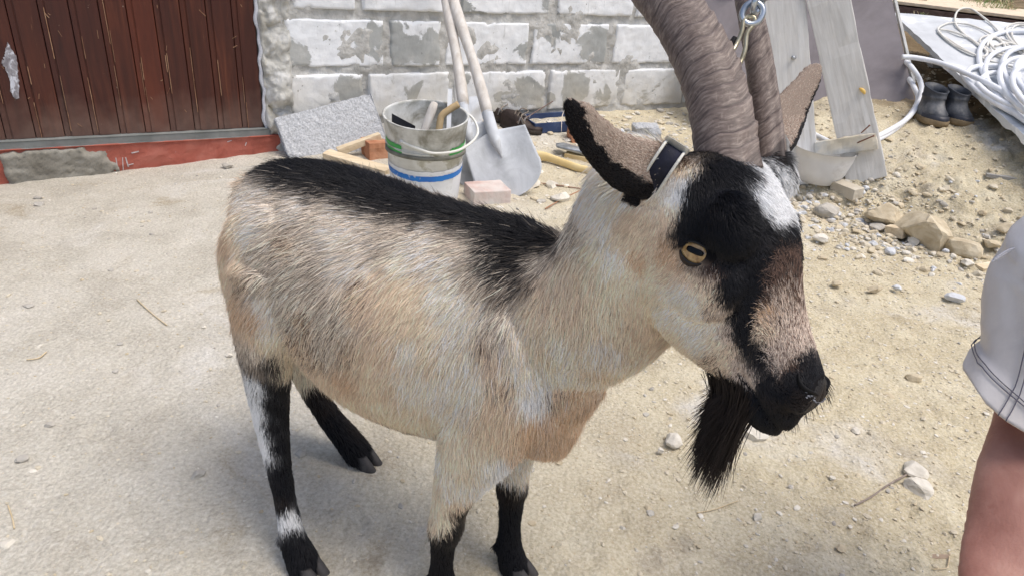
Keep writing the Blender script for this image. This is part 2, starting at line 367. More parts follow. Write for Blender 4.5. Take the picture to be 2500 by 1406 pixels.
# jamb of slapped-on mortar between door and wall
def build_jamb():
    S, Z, q, ii = panel_grid(-.075, .10, -.05, 2.1, .006); P = np.stack([S, Z, 0 * S], 1)
    lump = np.abs(fbm(P * np.array([11, 8, 1]), 4, 41)) * .040 + fbm(P * 26, 4, 43) * .010
    side = sstep(.10, .05, S) * sstep(-.075, -.05, S)
    hole = np.maximum(0, fbm(P * 9 + 5, 3, 47) - .55) * .10
    d = -.045 + side * (.042 + lump) - hole
    V = P0 + np.outer(S, WD) + np.outer(d, WN); V[:, 2] += Z
    mb = MB(); mb.add(V, q); o = mb.build('mortar_jamb', noise_mat('jamb_mortar', [(.3, (150, 147, 138)), (.5, (186, 185, 179)), (.7, (212, 212, 210))], 10, 10, .95, .8, 50, .008, .6, stops2=[(.3, (140, 132, 112)), (.7, (176, 168, 148))], scale2=5, fac2=(.55, .7)), wall, True)
build_jamb()

# ================================================================ DOOR AND STEP
def make_plank_mat():
    m, N, L, b = new_mat('varnished_red_brown_planks')
    tc = N.new('ShaderNodeTexCoord'); src = tc.outputs['Object']; at_ = N.new('ShaderNodeAttribute'); at_.attribute_name = 'plank'
    cx = N.new('ShaderNodeCombineXYZ'); mu = N.new('ShaderNodeMath'); mu.operation = 'MULTIPLY'; L.new(at_.outputs['Fac'], mu.inputs[0]); mu.inputs[1].default_value = 37.7; L.new(mu.outputs[0], cx.inputs[2])
    va = N.new('ShaderNodeVectorMath'); va.operation = 'ADD'; L.new(src, va.inputs[0]); L.new(cx.outputs[0], va.inputs[1])
    def nz(sc, dt=8, ds=0., stretch=None, rg=.6):
        v = va.outputs[0]
        if stretch: mp = N.new('ShaderNodeMapping'); mp.inputs['Scale'].default_value = stretch; L.new(v, mp.inputs[0]); v = mp.outputs[0]
        n = N.new('ShaderNodeTexNoise'); n.inputs['Scale'].default_value = sc; n.inputs['Detail'].default_value = dt; n.inputs['Distortion'].default_value = ds; n.inputs['Roughness'].default_value = rg; L.new(v, n.inputs['Vector']); return n.outputs['Fac']
    def ramp(f, st):
        r = N.new('ShaderNodeValToRGB'); e = r.color_ramp.elements
        while len(e) < len(st): e.new(.5)
        for k, (p_, c_) in enumerate(st): e[k].position = p_; e[k].color = srgb(*c_)
        L.new(f, r.inputs[0]); return r.outputs[0]
    def mix(f, a, b_):
        x = N.new('ShaderNodeMix'); x.data_type = 'RGBA'
        if isinstance(f, float): x.inputs['Factor'].default_value = f
        else: L.new(f, x.inputs['Factor'])
        L.new(a, x.inputs['A']); L.new(b_, x.inputs['B']); return x.outputs['Result']
    def mrange(f, a, b_, t1=1.):
        r = N.new('ShaderNodeMapRange'); r.inputs[1].default_value = a; r.inputs[2].default_value = b_; r.inputs[4].default_value = t1; L.new(f, r.inputs[0]); return r.outputs[0]
    c = ramp(nz(3, 10, 1.2, (10, 10, .7)), [(.25, (46, 25, 20)), (.45, (68, 34, 26)), (.6, (86, 45, 32)), (.78, (112, 68, 46))])
    c = mix(mrange(nz(1.3, 3), .35, .65), c, ramp(nz(5, 10, .8, (9, 9, .6)), [(.3, (50, 28, 26)), (.7, (74, 39, 32))]))
    c = mix(mrange(at_.outputs['Fac'], .55, 1., .45), c, ramp(nz(4, 8, .8, (9, 9, .8)), [(.3, (84, 38, 26)), (.7, (122, 60, 38))]))
    c = mix(mrange(nz(7, 6, .3, (8, 8, .5), .7), .66, .72, .5), c, ramp(nz(30), [(.3, (128, 86, 60)), (.7, (168, 130, 100))]))
    sp = mrange(nz(38, 4, 0, (1, 1, .6)), .72, .745, .8); c = mix(sp, c, ramp(nz(9), [(.3, (170, 150, 132)), (.7, (196, 178, 158))]))
    # dust at the foot of the door
    gp = N.new('ShaderNodeNewGeometry'); sx = N.new('ShaderNodeSeparateXYZ'); L.new(gp.outputs['Position'], sx.inputs[0])
    dm = N.new('ShaderNodeMath'); dm.operation = 'MULTIPLY_ADD'; L.new(nz(8, 8), dm.inputs[0]); dm.inputs[1].default_value = -.25; L.new(sx.outputs[2], dm.inputs[2])
    c = mix(mrange(dm.outputs[0], .13, -.02, .45), c, ramp(nz(20), [(.3, (110, 90, 82)), (.7, (140, 118, 106))]))
    L.new(c, b.inputs['Base Color']); b.inputs['Roughness'].default_value = .42; b.inputs['Specular IOR Level'].default_value = .35
    bn = N.new('ShaderNodeBump'); bn.inputs['Strength'].default_value = .25; bn.inputs['Distance'].default_value = .003; L.new(nz(6, 10, .6, (12, 12, .8)), bn.inputs['Height']); L.new(bn.outputs[0], b.inputs['Normal'])
    return m
door = empty('plank_door', W(-1.2, .1, 0), 'red-brown varnished plank door with scratches and a bare grey patch', 'door')
def build_door():
    mb = MB(); ids = []; s = -.072; k = 0; rg = np.random.default_rng(3); scr = MB()
    while s > -3.0:
        wd = .092 + rg.uniform(-.004, .004); s0 = s - wd
        # profile across one board: groove, small bead, groove, flat
        prof = [(s0, -.008), (s0 + .002, -.002), (s0 + .018, -.002), (s0 + .0195, -.004), (s0 + .0225, -.004), (s0 + .024, 0), (s - .002, 0), (s, -.002), (s, -.008)]
        zz = np.linspace(.102, 2.1, 14); V = []; Fc = []
        for z in zz:
            for a, d in prof: V.append(W(a, z, d - .012))
        n = len(prof)
        for i in range(len(zz) - 1):
            for j in range(n - 1): Fc.append((i * n + j, i * n + j + 1, (i + 1) * n + j + 1, (i + 1) * n + j))
        V += [W(s0, .102, -.04), W(s, .102, -.04)]; Fc.append(tuple(range(n - 1, -1, -1)) + (len(zz) * n, len(zz) * n + 1))
        mb.add(V, Fc); ids += [rg.random()] * len(V)
        # bare wood along the groove's edge where the varnish has rubbed off
        for _ in range(rg.integers(2, 5)):
            zc = rg.choice([rg.uniform(.12, .40), rg.uniform(.2, .9)]); ln = rg.uniform(.02, .10); e_ = s0 + rg.choice([.0245, .0185])
            wv = rg.uniform(.0005, .0013); scr.box(W(e_, zc, -.0112), WD * wv, WN * .0008, np.array([0, 0, ln]) + WD * rg.uniform(-.0006, .0006))
        s = s0 - .0015; k += 1
    o = mb.build('plank_panel', make_plank_mat(), door)
    a_ = o.data.attributes.new('plank', 'FLOAT', 'POINT'); a_.data.foreach_set('value', np.array(ids, np.float32))
    for _ in range(26):
        s_, z_ = rg.uniform(-1.1, -.1), rg.uniform(.12, .62); an = rg.uniform(-1.2, 1.2); ln = rg.uniform(.004, .016); D = WD * math.sin(an) + np.array([0, 0, math.cos(an)]); E_ = np.cross(D, WN)
        scr.box(W(s_, z_, -.0112), E_ * rg.uniform(.0005, .0014), WN * .0010, D * ln)
    scr.build('scratch', noise_mat('bare_scratched_wood', [(.3, (124, 84, 62)), (.7, (172, 140, 112))], 30, 4, .8, 0), door)
    # bare patch where the paint came off
    c = wallhit(30, 185, -.0095); pts = [(18, 106), (38, 140), (44, 172), (46, 205), (44, 240), (30, 236), (24, 200), (10, 165), (4, 152), (12, 135), (14, 118)]
    ring = [wallhit(x, y, -.0093) for x, y in spline(pts + pts[:1], 60)[:-1]]
    ring = [p + (WD * RNG.normal() + np.array([0, 0, RNG.normal()])) * .0022 for p in ring]
    V = ring + [p - WN * .004 for p in ring]; n = len(ring); Fc = [tuple(range(n))] + [(i, (i + 1) % n, n + (i + 1) % n, n + i) for i in range(n)]
    meshobj('bare_patch', V, Fc, noise_mat('bare_patch_grey', [(.36, (120, 116, 120)), (.5, (150, 148, 152)), (.56, (200, 202, 210))], 26, 6, .8, .2, dist=1.), door, origin=c)
    mb = MB(); mb.box(W(-1.55, 1.1, -.075), WD * 1.5, WN * .03, np.array([0, 0, 1.0])); mb.build('door_backing', noise_mat('dark_backing', [(.3, (30, 26, 24)), (.7, (44, 38, 34))], 10), door)
build_door()
# cracked foam/plaster edge and black gap beside the door
mb = MB(); zs = np.linspace(.08, 2.1, 160); mb.tube([W(-.064 + .004 * math.sin(z * 31) + .003 * math.sin(z * 77), z, -.008) for z in zs], [.006 + .003 * abs(math.sin(z * 23 + 1)) for z in zs], 8)
mb.build('sealant_bead', noise_mat('pale_sealant', [(.3, (176, 178, 186)), (.7, (206, 208, 214))], 40, 5, .8, .4), door, True)
step = empty('door_step', W(-1.5, 0, .02), 'worn door step of red painted concrete under a grey sill', 'step')
mb = MB(); mb.box(W(-1.53, -.065, -.06), WD * 1.53, WN * .075, np.array([0, 0, .135]), bev=.008)
so = mb.build('step_block', noise_mat('worn_red_paint', [(.3, (140, 78, 66)), (.5, (164, 92, 78)), (.72, (176, 112, 98))], 9, 9, .8, .5, 40, .006, .5,
    stops2=[(.3, (112, 106, 94)), (.55, (140, 134, 122)), (.75, (164, 158, 150))], scale2=3.6, fac2=(.56, .62)), step)
subdiv_noise(so, .03, .006, 16, 3)
mb = MB(); mb.box(W(-1.55, .0855, -.045), WD * 1.50, WN * .058, np.array([0, 0, .015]), bev=.003)
so = mb.build('sill', noise_mat('grey_painted_sill', [(.3, (108, 112, 110)), (.55, (124, 128, 126)), (.75, (140, 142, 138))], 10, 8, .6, .3, 40, .003, stops2=[(.3, (96, 92, 80)), (.7, (120, 116, 104))], scale2=5, fac2=(.58, .7)), step)
subdiv_noise(so, .04, .002, 20, 4)

# cement skim patched over the left of the step's red paint
S, Z, q, ii = panel_grid(-1.9, -.66, -.16, .066, .008); P = np.stack([S, Z, 0 * S], 1)
edge_ = np.minimum(sstep(-.66, -.76, S + .085 * fbm(P * 12, 4, 3)), sstep(.070, .05, Z + .015 * fbm(P * 22, 3, 5))) * sstep(-1.10, -1.04, S + .05 * fbm(P * 9, 3, 8))
V = P0 + np.outer(S, WD) + np.outer(-.012 + edge_ * (.044 + .004 * fbm(P * np.array([30, 60, 1]), 4, 6) + .003 * np.sin(S * 260 + Z * 330)), WN); V[:, 2] += Z
mb = MB(); mb.add(V, q); mb.build('cement_skim', noise_mat('smeared_cement_skim', [(.3, (118, 114, 104)), (.5, (142, 138, 128)), (.72, (164, 162, 154))], 9, 9, .9, .6, 50, .005, .6, stops2=[(.3, (134, 106, 94)), (.7, (158, 130, 118))], scale2=4, fac2=(.58, .7)), step, True)

rg = np.random.default_rng(12); SCUFF = noise_mat('pale_scuff', [(.3, (176, 162, 158)), (.7, (206, 200, 200))], 60, 5, .9, .3)
for px, py, ln, an in ((400, 365, .030, .9), (420, 378, .020, .8), (455, 360, .012, .3), (462, 358, .012, .3), (285, 398, .022, 0), (300, 400, .026, .1), (310, 396, .020, -.1), (318, 402, .012, 1.4), (365, 420, .014, .2), (420, 412, .010, .9), (270, 365, .010, 1.2), (330, 372, .014, 1.4), (560, 345, .010, 1.3), (600, 352, .008, .4)):
    sc_ = MB(); c = wallhit(px, py, .0135); D = WD * math.sin(an) + np.array([0, 0, math.cos(an)]); sc_.box(c, np.cross(D, WN) * rg.uniform(.0012, .003), WN * .0035, D * ln, bev=.0005); sc_.build('scuff', SCUFF, step)
# ================================================================ YARD OBJECTS
Zv = np.array([0, 0, 1.])
def onY(px, py, Y): r = ray(px, py); return CAM + r * (Y / r[1])
def onplane(px, py, p, n): r = ray(px, py); return CAM + r * (((p - CAM) @ n) / (r @ n))
GREYWOOD = noise_mat('weathered_pale_plank', [(.3, (194, 191, 186)), (.5, (209, 207, 203)), (.72, (221, 220, 217))], 5, 10, .9, .5, 9, .004, .6, stretch=(8, 8, .7), stops2=[(.3, (176, 173, 168)), (.7, (198, 195, 190))], scale2=3.5, fac2=(.58, .75), rand=.05)
FRESHWOOD = noise_mat('sawn_softwood', [(.3, (190, 170, 140)), (.5, (212, 195, 166)), (.72, (226, 213, 190))], 6, 8, .8, .25, 18, .003, .5, stretch=(1, 9, 9), rand=.10)
BRICK = noise_mat('orange_brick', [(.3, (164, 112, 84)), (.5, (186, 134, 104)), (.72, (204, 158, 130))], 16, 8, .95, .5, 50, .004, rand=.06)
CONCRETE = noise_mat('grey_concrete', [(.3, (150, 152, 154)), (.5, (182, 184, 187)), (.7, (206, 208, 211))], 120, 6, .95, .9, 110, .006)
def galv_mat(name, lo, mid, hi, sc=9):
    return noise_mat(name, [(.3, lo), (.5, mid), (.72, hi)], sc, 10, .8, .35, 40, .004, .6, stops2=[(.3, (150, 150, 150)), (.7, (176, 176, 176))], scale2=4, fac2=(.56, .72))
CEMENTED = galv_mat('cement_caked_steel', (172, 176, 180), (194, 198, 203), (212, 216, 220))
HANDLE = noise_mat('cement_dusted_handle', [(.3, (188, 180, 170)), (.55, (208, 203, 196)), (.75, (220, 218, 214))], 6, 8, .85, .3, 25, .003, .5, stretch=(6, 6, 1))
WHITEPIPE = noise_mat('white_plastic_pipe', [(.3, (214, 217, 222)), (.6, (234, 236, 240))], 9, 5, .45, .05, stops2=[(.3, (186, 188, 190)), (.7, (210, 212, 214))], scale2=8, fac2=(.62, .75))
CORD = noise_mat('off_white_cord', [(.3, (206, 202, 192)), (.6, (226, 223, 215))], 9, 5, .6, .05)
RUBBER = noise_mat('dusty_black_rubber', [(.3, (44, 47, 54)), (.5, (66, 69, 76)), (.72, (120, 122, 126))], 7, 7, .45, .15, 40, .003, stops2=[(.3, (130, 130, 130)), (.7, (156, 155, 152))], scale2=9, fac2=(.52, .75))
STEEL = noise_mat('dull_steel', [(.3, (130, 134, 138)), (.6, (176, 180, 184))], 20, 6, .4, .2, metal=.7, spec=.5)
DARKHOLE = noise_mat('dark_cavity', [(.3, (60, 60, 60)), (.7, (84, 84, 84))], 20)

# ---- concrete hollow block leaning on the jamb
def build_cinder():
    TL = wallhit(672, 291, .05); TR = wallhit(905, 231, .05); BL = wallhit(712, 402, .15)
    X = (TR - TL); ln = np.linalg.norm(X); X /= ln; Dn = unit((BL - TL) - X * ((BL - TL) @ X)); h = (BL - TL) @ Dn
    Nf = unit(np.cross(X, Dn));
    if Nf @ (CAM - TL) < 0: Nf = -Nf
    ln, h, th = ln, .30, .085
    o = empty('hollow_block', TL + X * ln / 2 + Dn * h, 'grey hollow concrete block leaning against the door jamb', 'block')
    mb = MB(); cav = MB()
    def bx(m, x0, x1, t0, t1, d0, d1, bev=.003): m.box(TL + X * (x0 + x1) / 2 + Dn * (d0 + d1) / 2 - Nf * (t0 + t1) / 2, X * (x1 - x0) / 2, Dn * (d1 - d0) / 2, Nf * (t1 - t0) / 2, bev=bev)
    wl = .024; bx(mb, 0, ln, 0, wl, 0, h); bx(mb, 0, ln, th - wl, th, 0.001, h - .001)
    cut = [0, ln * .335, ln * .665, ln]
    for c in cut: bx(mb, max(c - .014, .001), min(c + .014, ln - .001), wl - .002, th - wl + .002, .003, h - .003)
    bx(mb, .004, ln - .004, wl - .001, th - wl + .001, .05, .06)
    b = mb.build('shell', CONCRETE, o); subdiv_noise(b, .02, .003, 60, 3, 2)
build_cinder()
# ---- buckets: one nested in the other
def bucket_rings(base, ax, r0, r1, h, th=.006):
    X = unit(np.cross(ax, [0, 1, 0])); Y = np.cross(ax, X)
    prof = [(0, r0 * .97), (.004, r0), (h, r1), (h + .004, r1 + .003), (h + .006, r1), (h + .004, r1 - th), (h * .99, r1 - th), (.02, r0 - th), (.018, .002)]
    return [(base + ax * z, X * r, Y * r, -Y * r) for z, r in prof]
WHITEBUCKET = noise_mat('dirty_white_plastic', [(.3, (192, 192, 186)), (.55, (214, 215, 212)), (.75, (226, 227, 226))], 14, 9, .6, .35, 60, .003, .5, stops2=[(.3, (140, 138, 122)), (.55, (168, 166, 152)), (.75, (194, 192, 182))], scale2=13, fac2=(.50, .60))
LABELW = noise_mat('scuffed_white_label', [(.3, (206, 208, 210)), (.6, (226, 228, 231))], 14, 8, .5, .1, stops2=[(.3, (186, 186, 182)), (.7, (204, 204, 202))], scale2=16, fac2=(.58, .7))
def band(name, base, ax, rad, z0, z1, a0, a1, mat, parent, off=.0015, jag=0, wz=None):
    """curved strip on a bucket wall between angles a0..a1 (0 = towards camera)"""
    t = unit((CAM - base) - ax * ((CAM - base) @ ax)); sd_ = np.cross(ax, t); V = []; n = max(8, int(abs(a1 - a0) * 24)); Fc = []; rows = 4
    for i in range(n + 1):
        a = a0 + (a1 - a0) * i / n
        for j in range(rows + 1):
            z = z0 + (z1 - z0) * j / rows + (wz(a) if wz else 0)
            r = rad(z) + off; j_ = jag * (vnoise(np.array([[i * .9, j * .5 + z0 * 99, 0]]))[0] if j in (0, rows) else 0)
            V.append(base + ax * (z + j_) + (t * math.cos(a) + sd_ * math.sin(a)) * r)
    for i in range(n):
        for j in range(rows): q = i * (rows + 1) + j; Fc.append((q, q + rows + 1, q + rows + 2, q + 1))
    return meshobj(name, V, Fc, mat, parent, True, base)
def build_buckets():
    b0 = hit(1031, 497); dep = (CM.T @ (b0 - CAM))[2]; R0 = 90 / FPX * dep; b0 = b0 + np.array([0, .55 * R0, 0]); b0[2] = terrain(b0[0], b0[1])
    ax = unit([.0, -.11, 1.]); dep = (CM.T @ (b0 - CAM))[2]; r0, r1, H = .128, .148, .235
    rad = lambda z: r0 + (r1 - r0) * z / H
    o = empty('paint_bucket', b0, 'white plastic bucket with a blue striped label, holding a second bucket', 'bucket')
    mb = MB(); mb.loft(bucket_rings(b0, ax, r0, r1, H), 64, True)
    for zz_ in (.195, .225): mb.loft([(b0 + ax * zz_, *[v * rad(zz_) for v in ((1 * np.array([1, 0, 0])), np.array([0, 1., 0]), np.array([0, -1., 0]))]), (b0 + ax * (zz_ + .004), np.array([1., 0, 0]) * (rad(zz_) + .006), np.array([0, 1., 0]) * (rad(zz_) + .006), np.array([0, -1., 0]) * (rad(zz_) + .006)), (b0 + ax * (zz_ + .008), np.array([1., 0, 0]) * rad(zz_), np.array([0, 1., 0]) * rad(zz_), np.array([0, -1., 0]) * rad(zz_))], 64, False)
    mb.build('pail', WHITEBUCKET, o, True)
    lab = band('label', b0, ax, rad, .012, .168, -1.9, 1.9, LABELW, o, .0012, .002)
    blue = noise_mat('printed_blue_stripe', [(.3, (34, 92, 176)), (.55, (44, 122, 200)), (.7, (60, 92, 178))], 3, 3, .45, 0, stops2=[(.3, (170, 180, 200)), (.7, (210, 214, 220))], scale2=26, fac2=(.62, .68))
    band('blue_stripe', b0, ax, rad, .128, .150, -1.9, 1.9, blue, lab, .0024, .0015)
    # second bucket standing inside it
    i0 = b0 + ax * .088; h2 = .245; q0, q1 = .131, .158; rad2 = lambda z: q0 + (q1 - q0) * z / h2
    o2 = empty('mortar_bucket', i0, 'cement-stained bucket with green bands standing inside the blue-striped one', 'bucket')
    m2 = MB(); m2.loft(bucket_rings(i0, ax, q0, q1, h2), 64, True); m2.build('pail', noise_mat('cement_stained_plastic', [(.3, (184, 185, 180)), (.55, (206, 207, 204)), (.75, (218, 219, 216))], 16, 9, .7, .5, 60, .004, .5, stops2=[(.3, (128, 126, 116)), (.55, (150, 148, 138)), (.75, (178, 176, 166))], scale2=9, fac2=(.46, .62)), o2, True)
    green = noise_mat('green_label_band', [(.3, (58, 150, 72)), (.7, (84, 178, 96))], 6, 4, .5, .1, stops2=[(.3, (150, 154, 140)), (.7, (186, 188, 176))], scale2=18, fac2=(.6, .68))
    band('green_band', i0, ax, rad2, .130, .172, -1.55, -.62, green, o2, .0016, .002); band('green_band', i0, ax, rad2, .120, .165, .62, 1.45, green, o2, .0016, .004)
    # lip of the outer bucket's snap rim, dark with dirt
    rim = MB(); X = np.array([1., 0, 0]); Y = np.array([0, 1., 0])
    rr_ = rad2(.118); rim.loft([(i0 + ax * z, X * r, Y * r, -Y * r) for z, r in ((.128, rad2(.128)), (.126, rr_ + .008), (.112, rr_ + .009), (.108, rad2(.108) - .002))], 64, False)
    rim.build('collar_ring', noise_mat('dirty_bucket_collar', [(.3, (92, 92, 84)), (.6, (128, 127, 118))], 14, 8, .8, .5, 50), o2, True)
    # handle: white wire bail hanging forward, hinged at both sides
    t = unit((CAM - i0) * np.array([1, 1, 0])); sd_ = np.cross(ax, t)
    hp = spline([i0 + ax * .175 + (t * .82 - sd_ * .56) * (rad2(.175) + .004), i0 + ax * .160 + (t * .93 - sd_ * .2) * (rad2(.16) + .012), i0 + ax * .146 + (t * .95 + sd_ * .22) * (rad2(.15) + .020), i0 + ax * .155 + (t * .72 + sd_ * .72) * (rad2(.155) + .030), i0 + ax * .19 + (t * .25 + sd_ * 1.0) * (rad2(.19) + .040), i0 + ax * .23 + (-t * .2 + sd_ * .98) * (rad2(.23) + .026), i0 + ax * .243 + (-t * .55 + sd_ * .80) * (rad2(.243) + .006)], 70)
    hm = MB(); hm.tube(hp, .0048, 10); hb = hm.build('bail_handle', noise_mat('white_plastic_bail', [(.3, (206, 206, 198)), (.7, (226, 226, 220))], 12, 5, .5, .1), o2, True)
    kn = MB(); kn.tube([i0 + ax * .175 + (t * .82 - sd_ * .56) * (rad2(.175) - .002), i0 + ax * .175 + (t * .82 - sd_ * .56) * (rad2(.175) + .008)], [.009, .008], 14); kn.build('hinge_lug', WHITEBUCKET, o2, True)
    # mortar slurry level inside
    fl = MB(); fl.loft([(i0 + ax * .06, X * .130, Y * .130, -Y * .130), (i0 + ax * .066, X * .06, Y * .06, -Y * .06), (i0 + ax * .066, X * .002, Y * .002, -Y * .002)], 40, True); fl.build('dried_mortar', noise_mat('dried_mortar_in_bucket', [(.3, (92, 94, 98)), (.7, (130, 132, 136))], 14, 8, .9, .6, 40), o2, True)
    dep = (CM.T @ (i0 + ax * h2 - CAM))[2] - .03
    # tools
    def ins(px, py, f): # point above the bucket floor along a view ray at the bucket axis depth
        return at(px, py, dep + f)
    top = ins(1062, 250, .04); bot = ins(1030, 335, .06); dn = unit(bot - top); bot2 = bot + dn * .13
    tr = empty('pointing_trowel', bot2, 'trowel with a turned pale wooden handle leaning in the bucket', 'trowel')
    m = MB(); L_ = np.linalg.norm(bot - top); m.tube([top + (bot - top) * f for f in (0, .03, .2, .5, .8, .95, 1)], [.006, .013, .0165, .0165, .0145, .012, .010], 16); m.build('handle', HANDLE, tr, True)
    m = MB(); m.tube([bot - dn * .006, bot + dn * .03, bot + dn * .05], [.0095, .008, .006], 12); m.build('ferrule', STEEL, tr, True)
    sx_ = unit(np.cross(dn, CAM - bot)); nf = np.cross(dn, sx_); a_ = bot + dn * .045
    V = [a_ + sx_ * .05, a_ - sx_ * .05, a_ + dn * .12, a_ + sx_ * .05 + nf * .003, a_ - sx_ * .05 + nf * .003, a_ + dn * .12 + nf * .003]
    meshobj('blade', V, [(0, 1, 2), (5, 4, 3), (0, 3, 4, 1), (1, 4, 5, 2), (2, 5, 3, 0)], STEEL, tr, origin=a_)
    fl_ = empty('plastering_float', ins(1085, 330, .08), 'float with a bent ochre wooden grip lying in the bucket', 'trowel')
    m = MB(); m.tube(spline([ins(1120, 255, .05), ins(1098, 268, .05), ins(1078, 285, .05), ins(1072, 315, .06), ins(1062, 360, .08)], 24), [.013] * 20 + [.012, .011, .010, .009], 14); m.build('grip', noise_mat('ochre_wood', [(.3, (160, 136, 100)), (.7, (192, 170, 132))], 8, 6, .7, .2), fl_, True)
    m = MB(); c = ins(1040, 352, .10); m.box(c, unit(np.cross(Zv, CAM - c)) * .085, unit(CAM - c) * .03 + Zv * .04, unit(CAM - c) * -.003 + Zv * .002, bev=.001); m.build('plate', STEEL, fl_)
    m = MB(); a1, a2 = ins(1099, 217, .05), ins(1095, 335, .06); m.box((a1 + a2) / 2, unit(np.cross(a2 - a1, CAM - a1)) * .0085, (a2 - a1) / 2, unit(CAM - a1) * .004, bev=.001)
    s = m.build('metal_strip', noise_mat('white_dusty_strip', [(.3, (206, 208, 210)), (.7, (228, 230, 232))], 12, 6, .6, .15)); tag(s, 'narrow white dusty metal strip upright in the bucket', 'metal strip')
    m = MB(); d_ = ins(975, 300, .10); m.box(ins(985, 318, .10), unit(np.cross(Zv, CAM - d_)) * .04 - Zv * .02, Zv * .035 + unit(CAM - d_) * .01, unit(CAM - d_) * .006, bev=.004)
    s = m.build('black_spatula', noise_mat('black_plastic', [(.3, (32, 33, 40)), (.7, (58, 60, 70))], 9, 5, .5, .1)); tag(s, 'black plastic spatula blade against the bucket inner wall', 'spatula')
build_buckets()
# ---- shovels
def shovel(name, label, hand_px, sock_px, tip_px, halfw_px, depth_dz, Ytop):
    tip = hit(*tip_px); sock = onY(*sock_px, tip[1] + depth_dz[0]); top = onY(*hand_px, Ytop)
    o = empty(name, tip, label, 'shovel')
    dirb = unit(tip - sock); hl = np.linalg.norm(tip - sock); dep = (CM.T @ (tip - CAM))[2]; hw = halfw_px / FPX * dep
    sx_ = unit(np.cross(dirb, CAM - tip)); nf = unit(np.cross(sx_, dirb))
    if nf @ (CAM - tip) < 0: nf = -nf
    if sx_ @ (CM @ [1, 0, 0]) < 0: sx_ = -sx_
    nu, nv = 28, 34; V = []; Fc = []
    for j in range(nv + 1):
        v = j / nv
        wv = hw * (.93 + .10 * v) if v < .55 else hw * 1.0 * max(0., 1 - ((v - .55) / .45) ** 2.3) ** .55
        wv = max(wv, .002)
        sh = .0 if v > .12 else (1 - v / .12)
        for i in range(nu + 1):
            u = i / nu * 2 - 1
            y = sh * .055 * abs(u) ** 1.2 * -1 + 0
            rib = .014 * math.exp(-(u / .17) ** 2) * max(0, 1 - v / .72) ** .7
            dish = -.020 * (1 - u * u) * (1 - v * .5) - .012 * v * v + .02
            V.append(sock + dirb * (hl * (.0 + v)) - dirb * y * .0 + dirb * (sh * .03 * (1 - abs(u))) * -1 + sx_ * wv * u + nf * (dish + rib))
    m = nu + 1
    for j in range(nv):
        for i in range(nu): Fc.append((j * m + i, j * m + i + 1, (j + 1) * m + i + 1, (j + 1) * m + i))
    n0 = len(V); V += [p - nf * .003 for p in V]; Fc += [tuple(q + n0 for q in f[::-1]) for f in Fc]
    bd = [i for i in range(m)] + [j * m + nu for j in range(1, nv + 1)] + [nv * m + i for i in range(nu - 1, -1, -1)] + [j * m for j in range(nv - 1, 0, -1)]
    Fc += [(bd[k], bd[k] + n0, bd[(k + 1) % len(bd)] + n0, bd[(k + 1) % len(bd)]) for k in range(len(bd))]
    meshobj('blade', V, Fc, CEMENTED, o, True, tip)
    mb = MB(); up = unit(top - sock); p0 = sock + dirb * hl * .34 + nf * .012
    mb.tube(spline([p0, sock + dirb * .05 + nf * .014, sock + nf * .010, sock + up * .10, sock + up * .115], 24), [.003 + .0205 * min(1, i / 12) for i in range(24)], 16); mb.build('socket', CEMENTED, o, True)
    mb = MB(); hp = [sock + up * .095 + (top - sock - up * .095) * f for f in np.linspace(0, 1, 16)]; mb.tube([p + sx_ * .004 * math.sin(i * .5) for i, p in enumerate(hp)], [.0225 + .0015 * math.sin(i) for i in range(16)], 18); mb.build('handle', HANDLE, o, True)
    return o
shovel('round_shovel', 'cement-caked round shovel in front, its blade resting on a brick', (1062, -160), (1207, 336), (1262, 482), 86, (.10, 0), 3.40)
shovel('round_shovel', 'second cement-caked shovel half hidden behind the front one', (1068, -160), (1140, 318), (1190, 460), 66, (.06, 0), 3.42)
# ---- paper scrap, shoes, tray, bricks, offcuts, axe
c = hit(1165, 290); mb = MB(); S_ = []
u_, v_ = CM @ [1, 0, 0], unit(Zv + WN * .2); gridp = [[wallhit(x, y, .10 + .02 * math.sin(x * .11 + y * .07)) for x in np.linspace(1144, 1178, 7)] for y in np.linspace(236, 300, 9)]
V = [p + WN * .01 * vnoise(np.array([p * 40]))[0] for rw in gridp for p in rw]; Fc = [(j * 7 + i, j * 7 + i + 1, j * 7 + i + 8, j * 7 + i + 7) for j in range(8) for i in range(6)]
n0 = len(V); V += [p - WN * .0012 for p in V]; Fc += [tuple(q + n0 for q in f[::-1]) for f in Fc]
tag(meshobj('plastic_scrap', V, Fc, noise_mat('white_film', [(.3, (214, 218, 224)), (.7, (236, 238, 242))], 8, 4, .5, .2), None, True, np.mean(V, 0)), 'crumpled white plastic scrap standing behind the shovel sockets', 'plastic scrap')
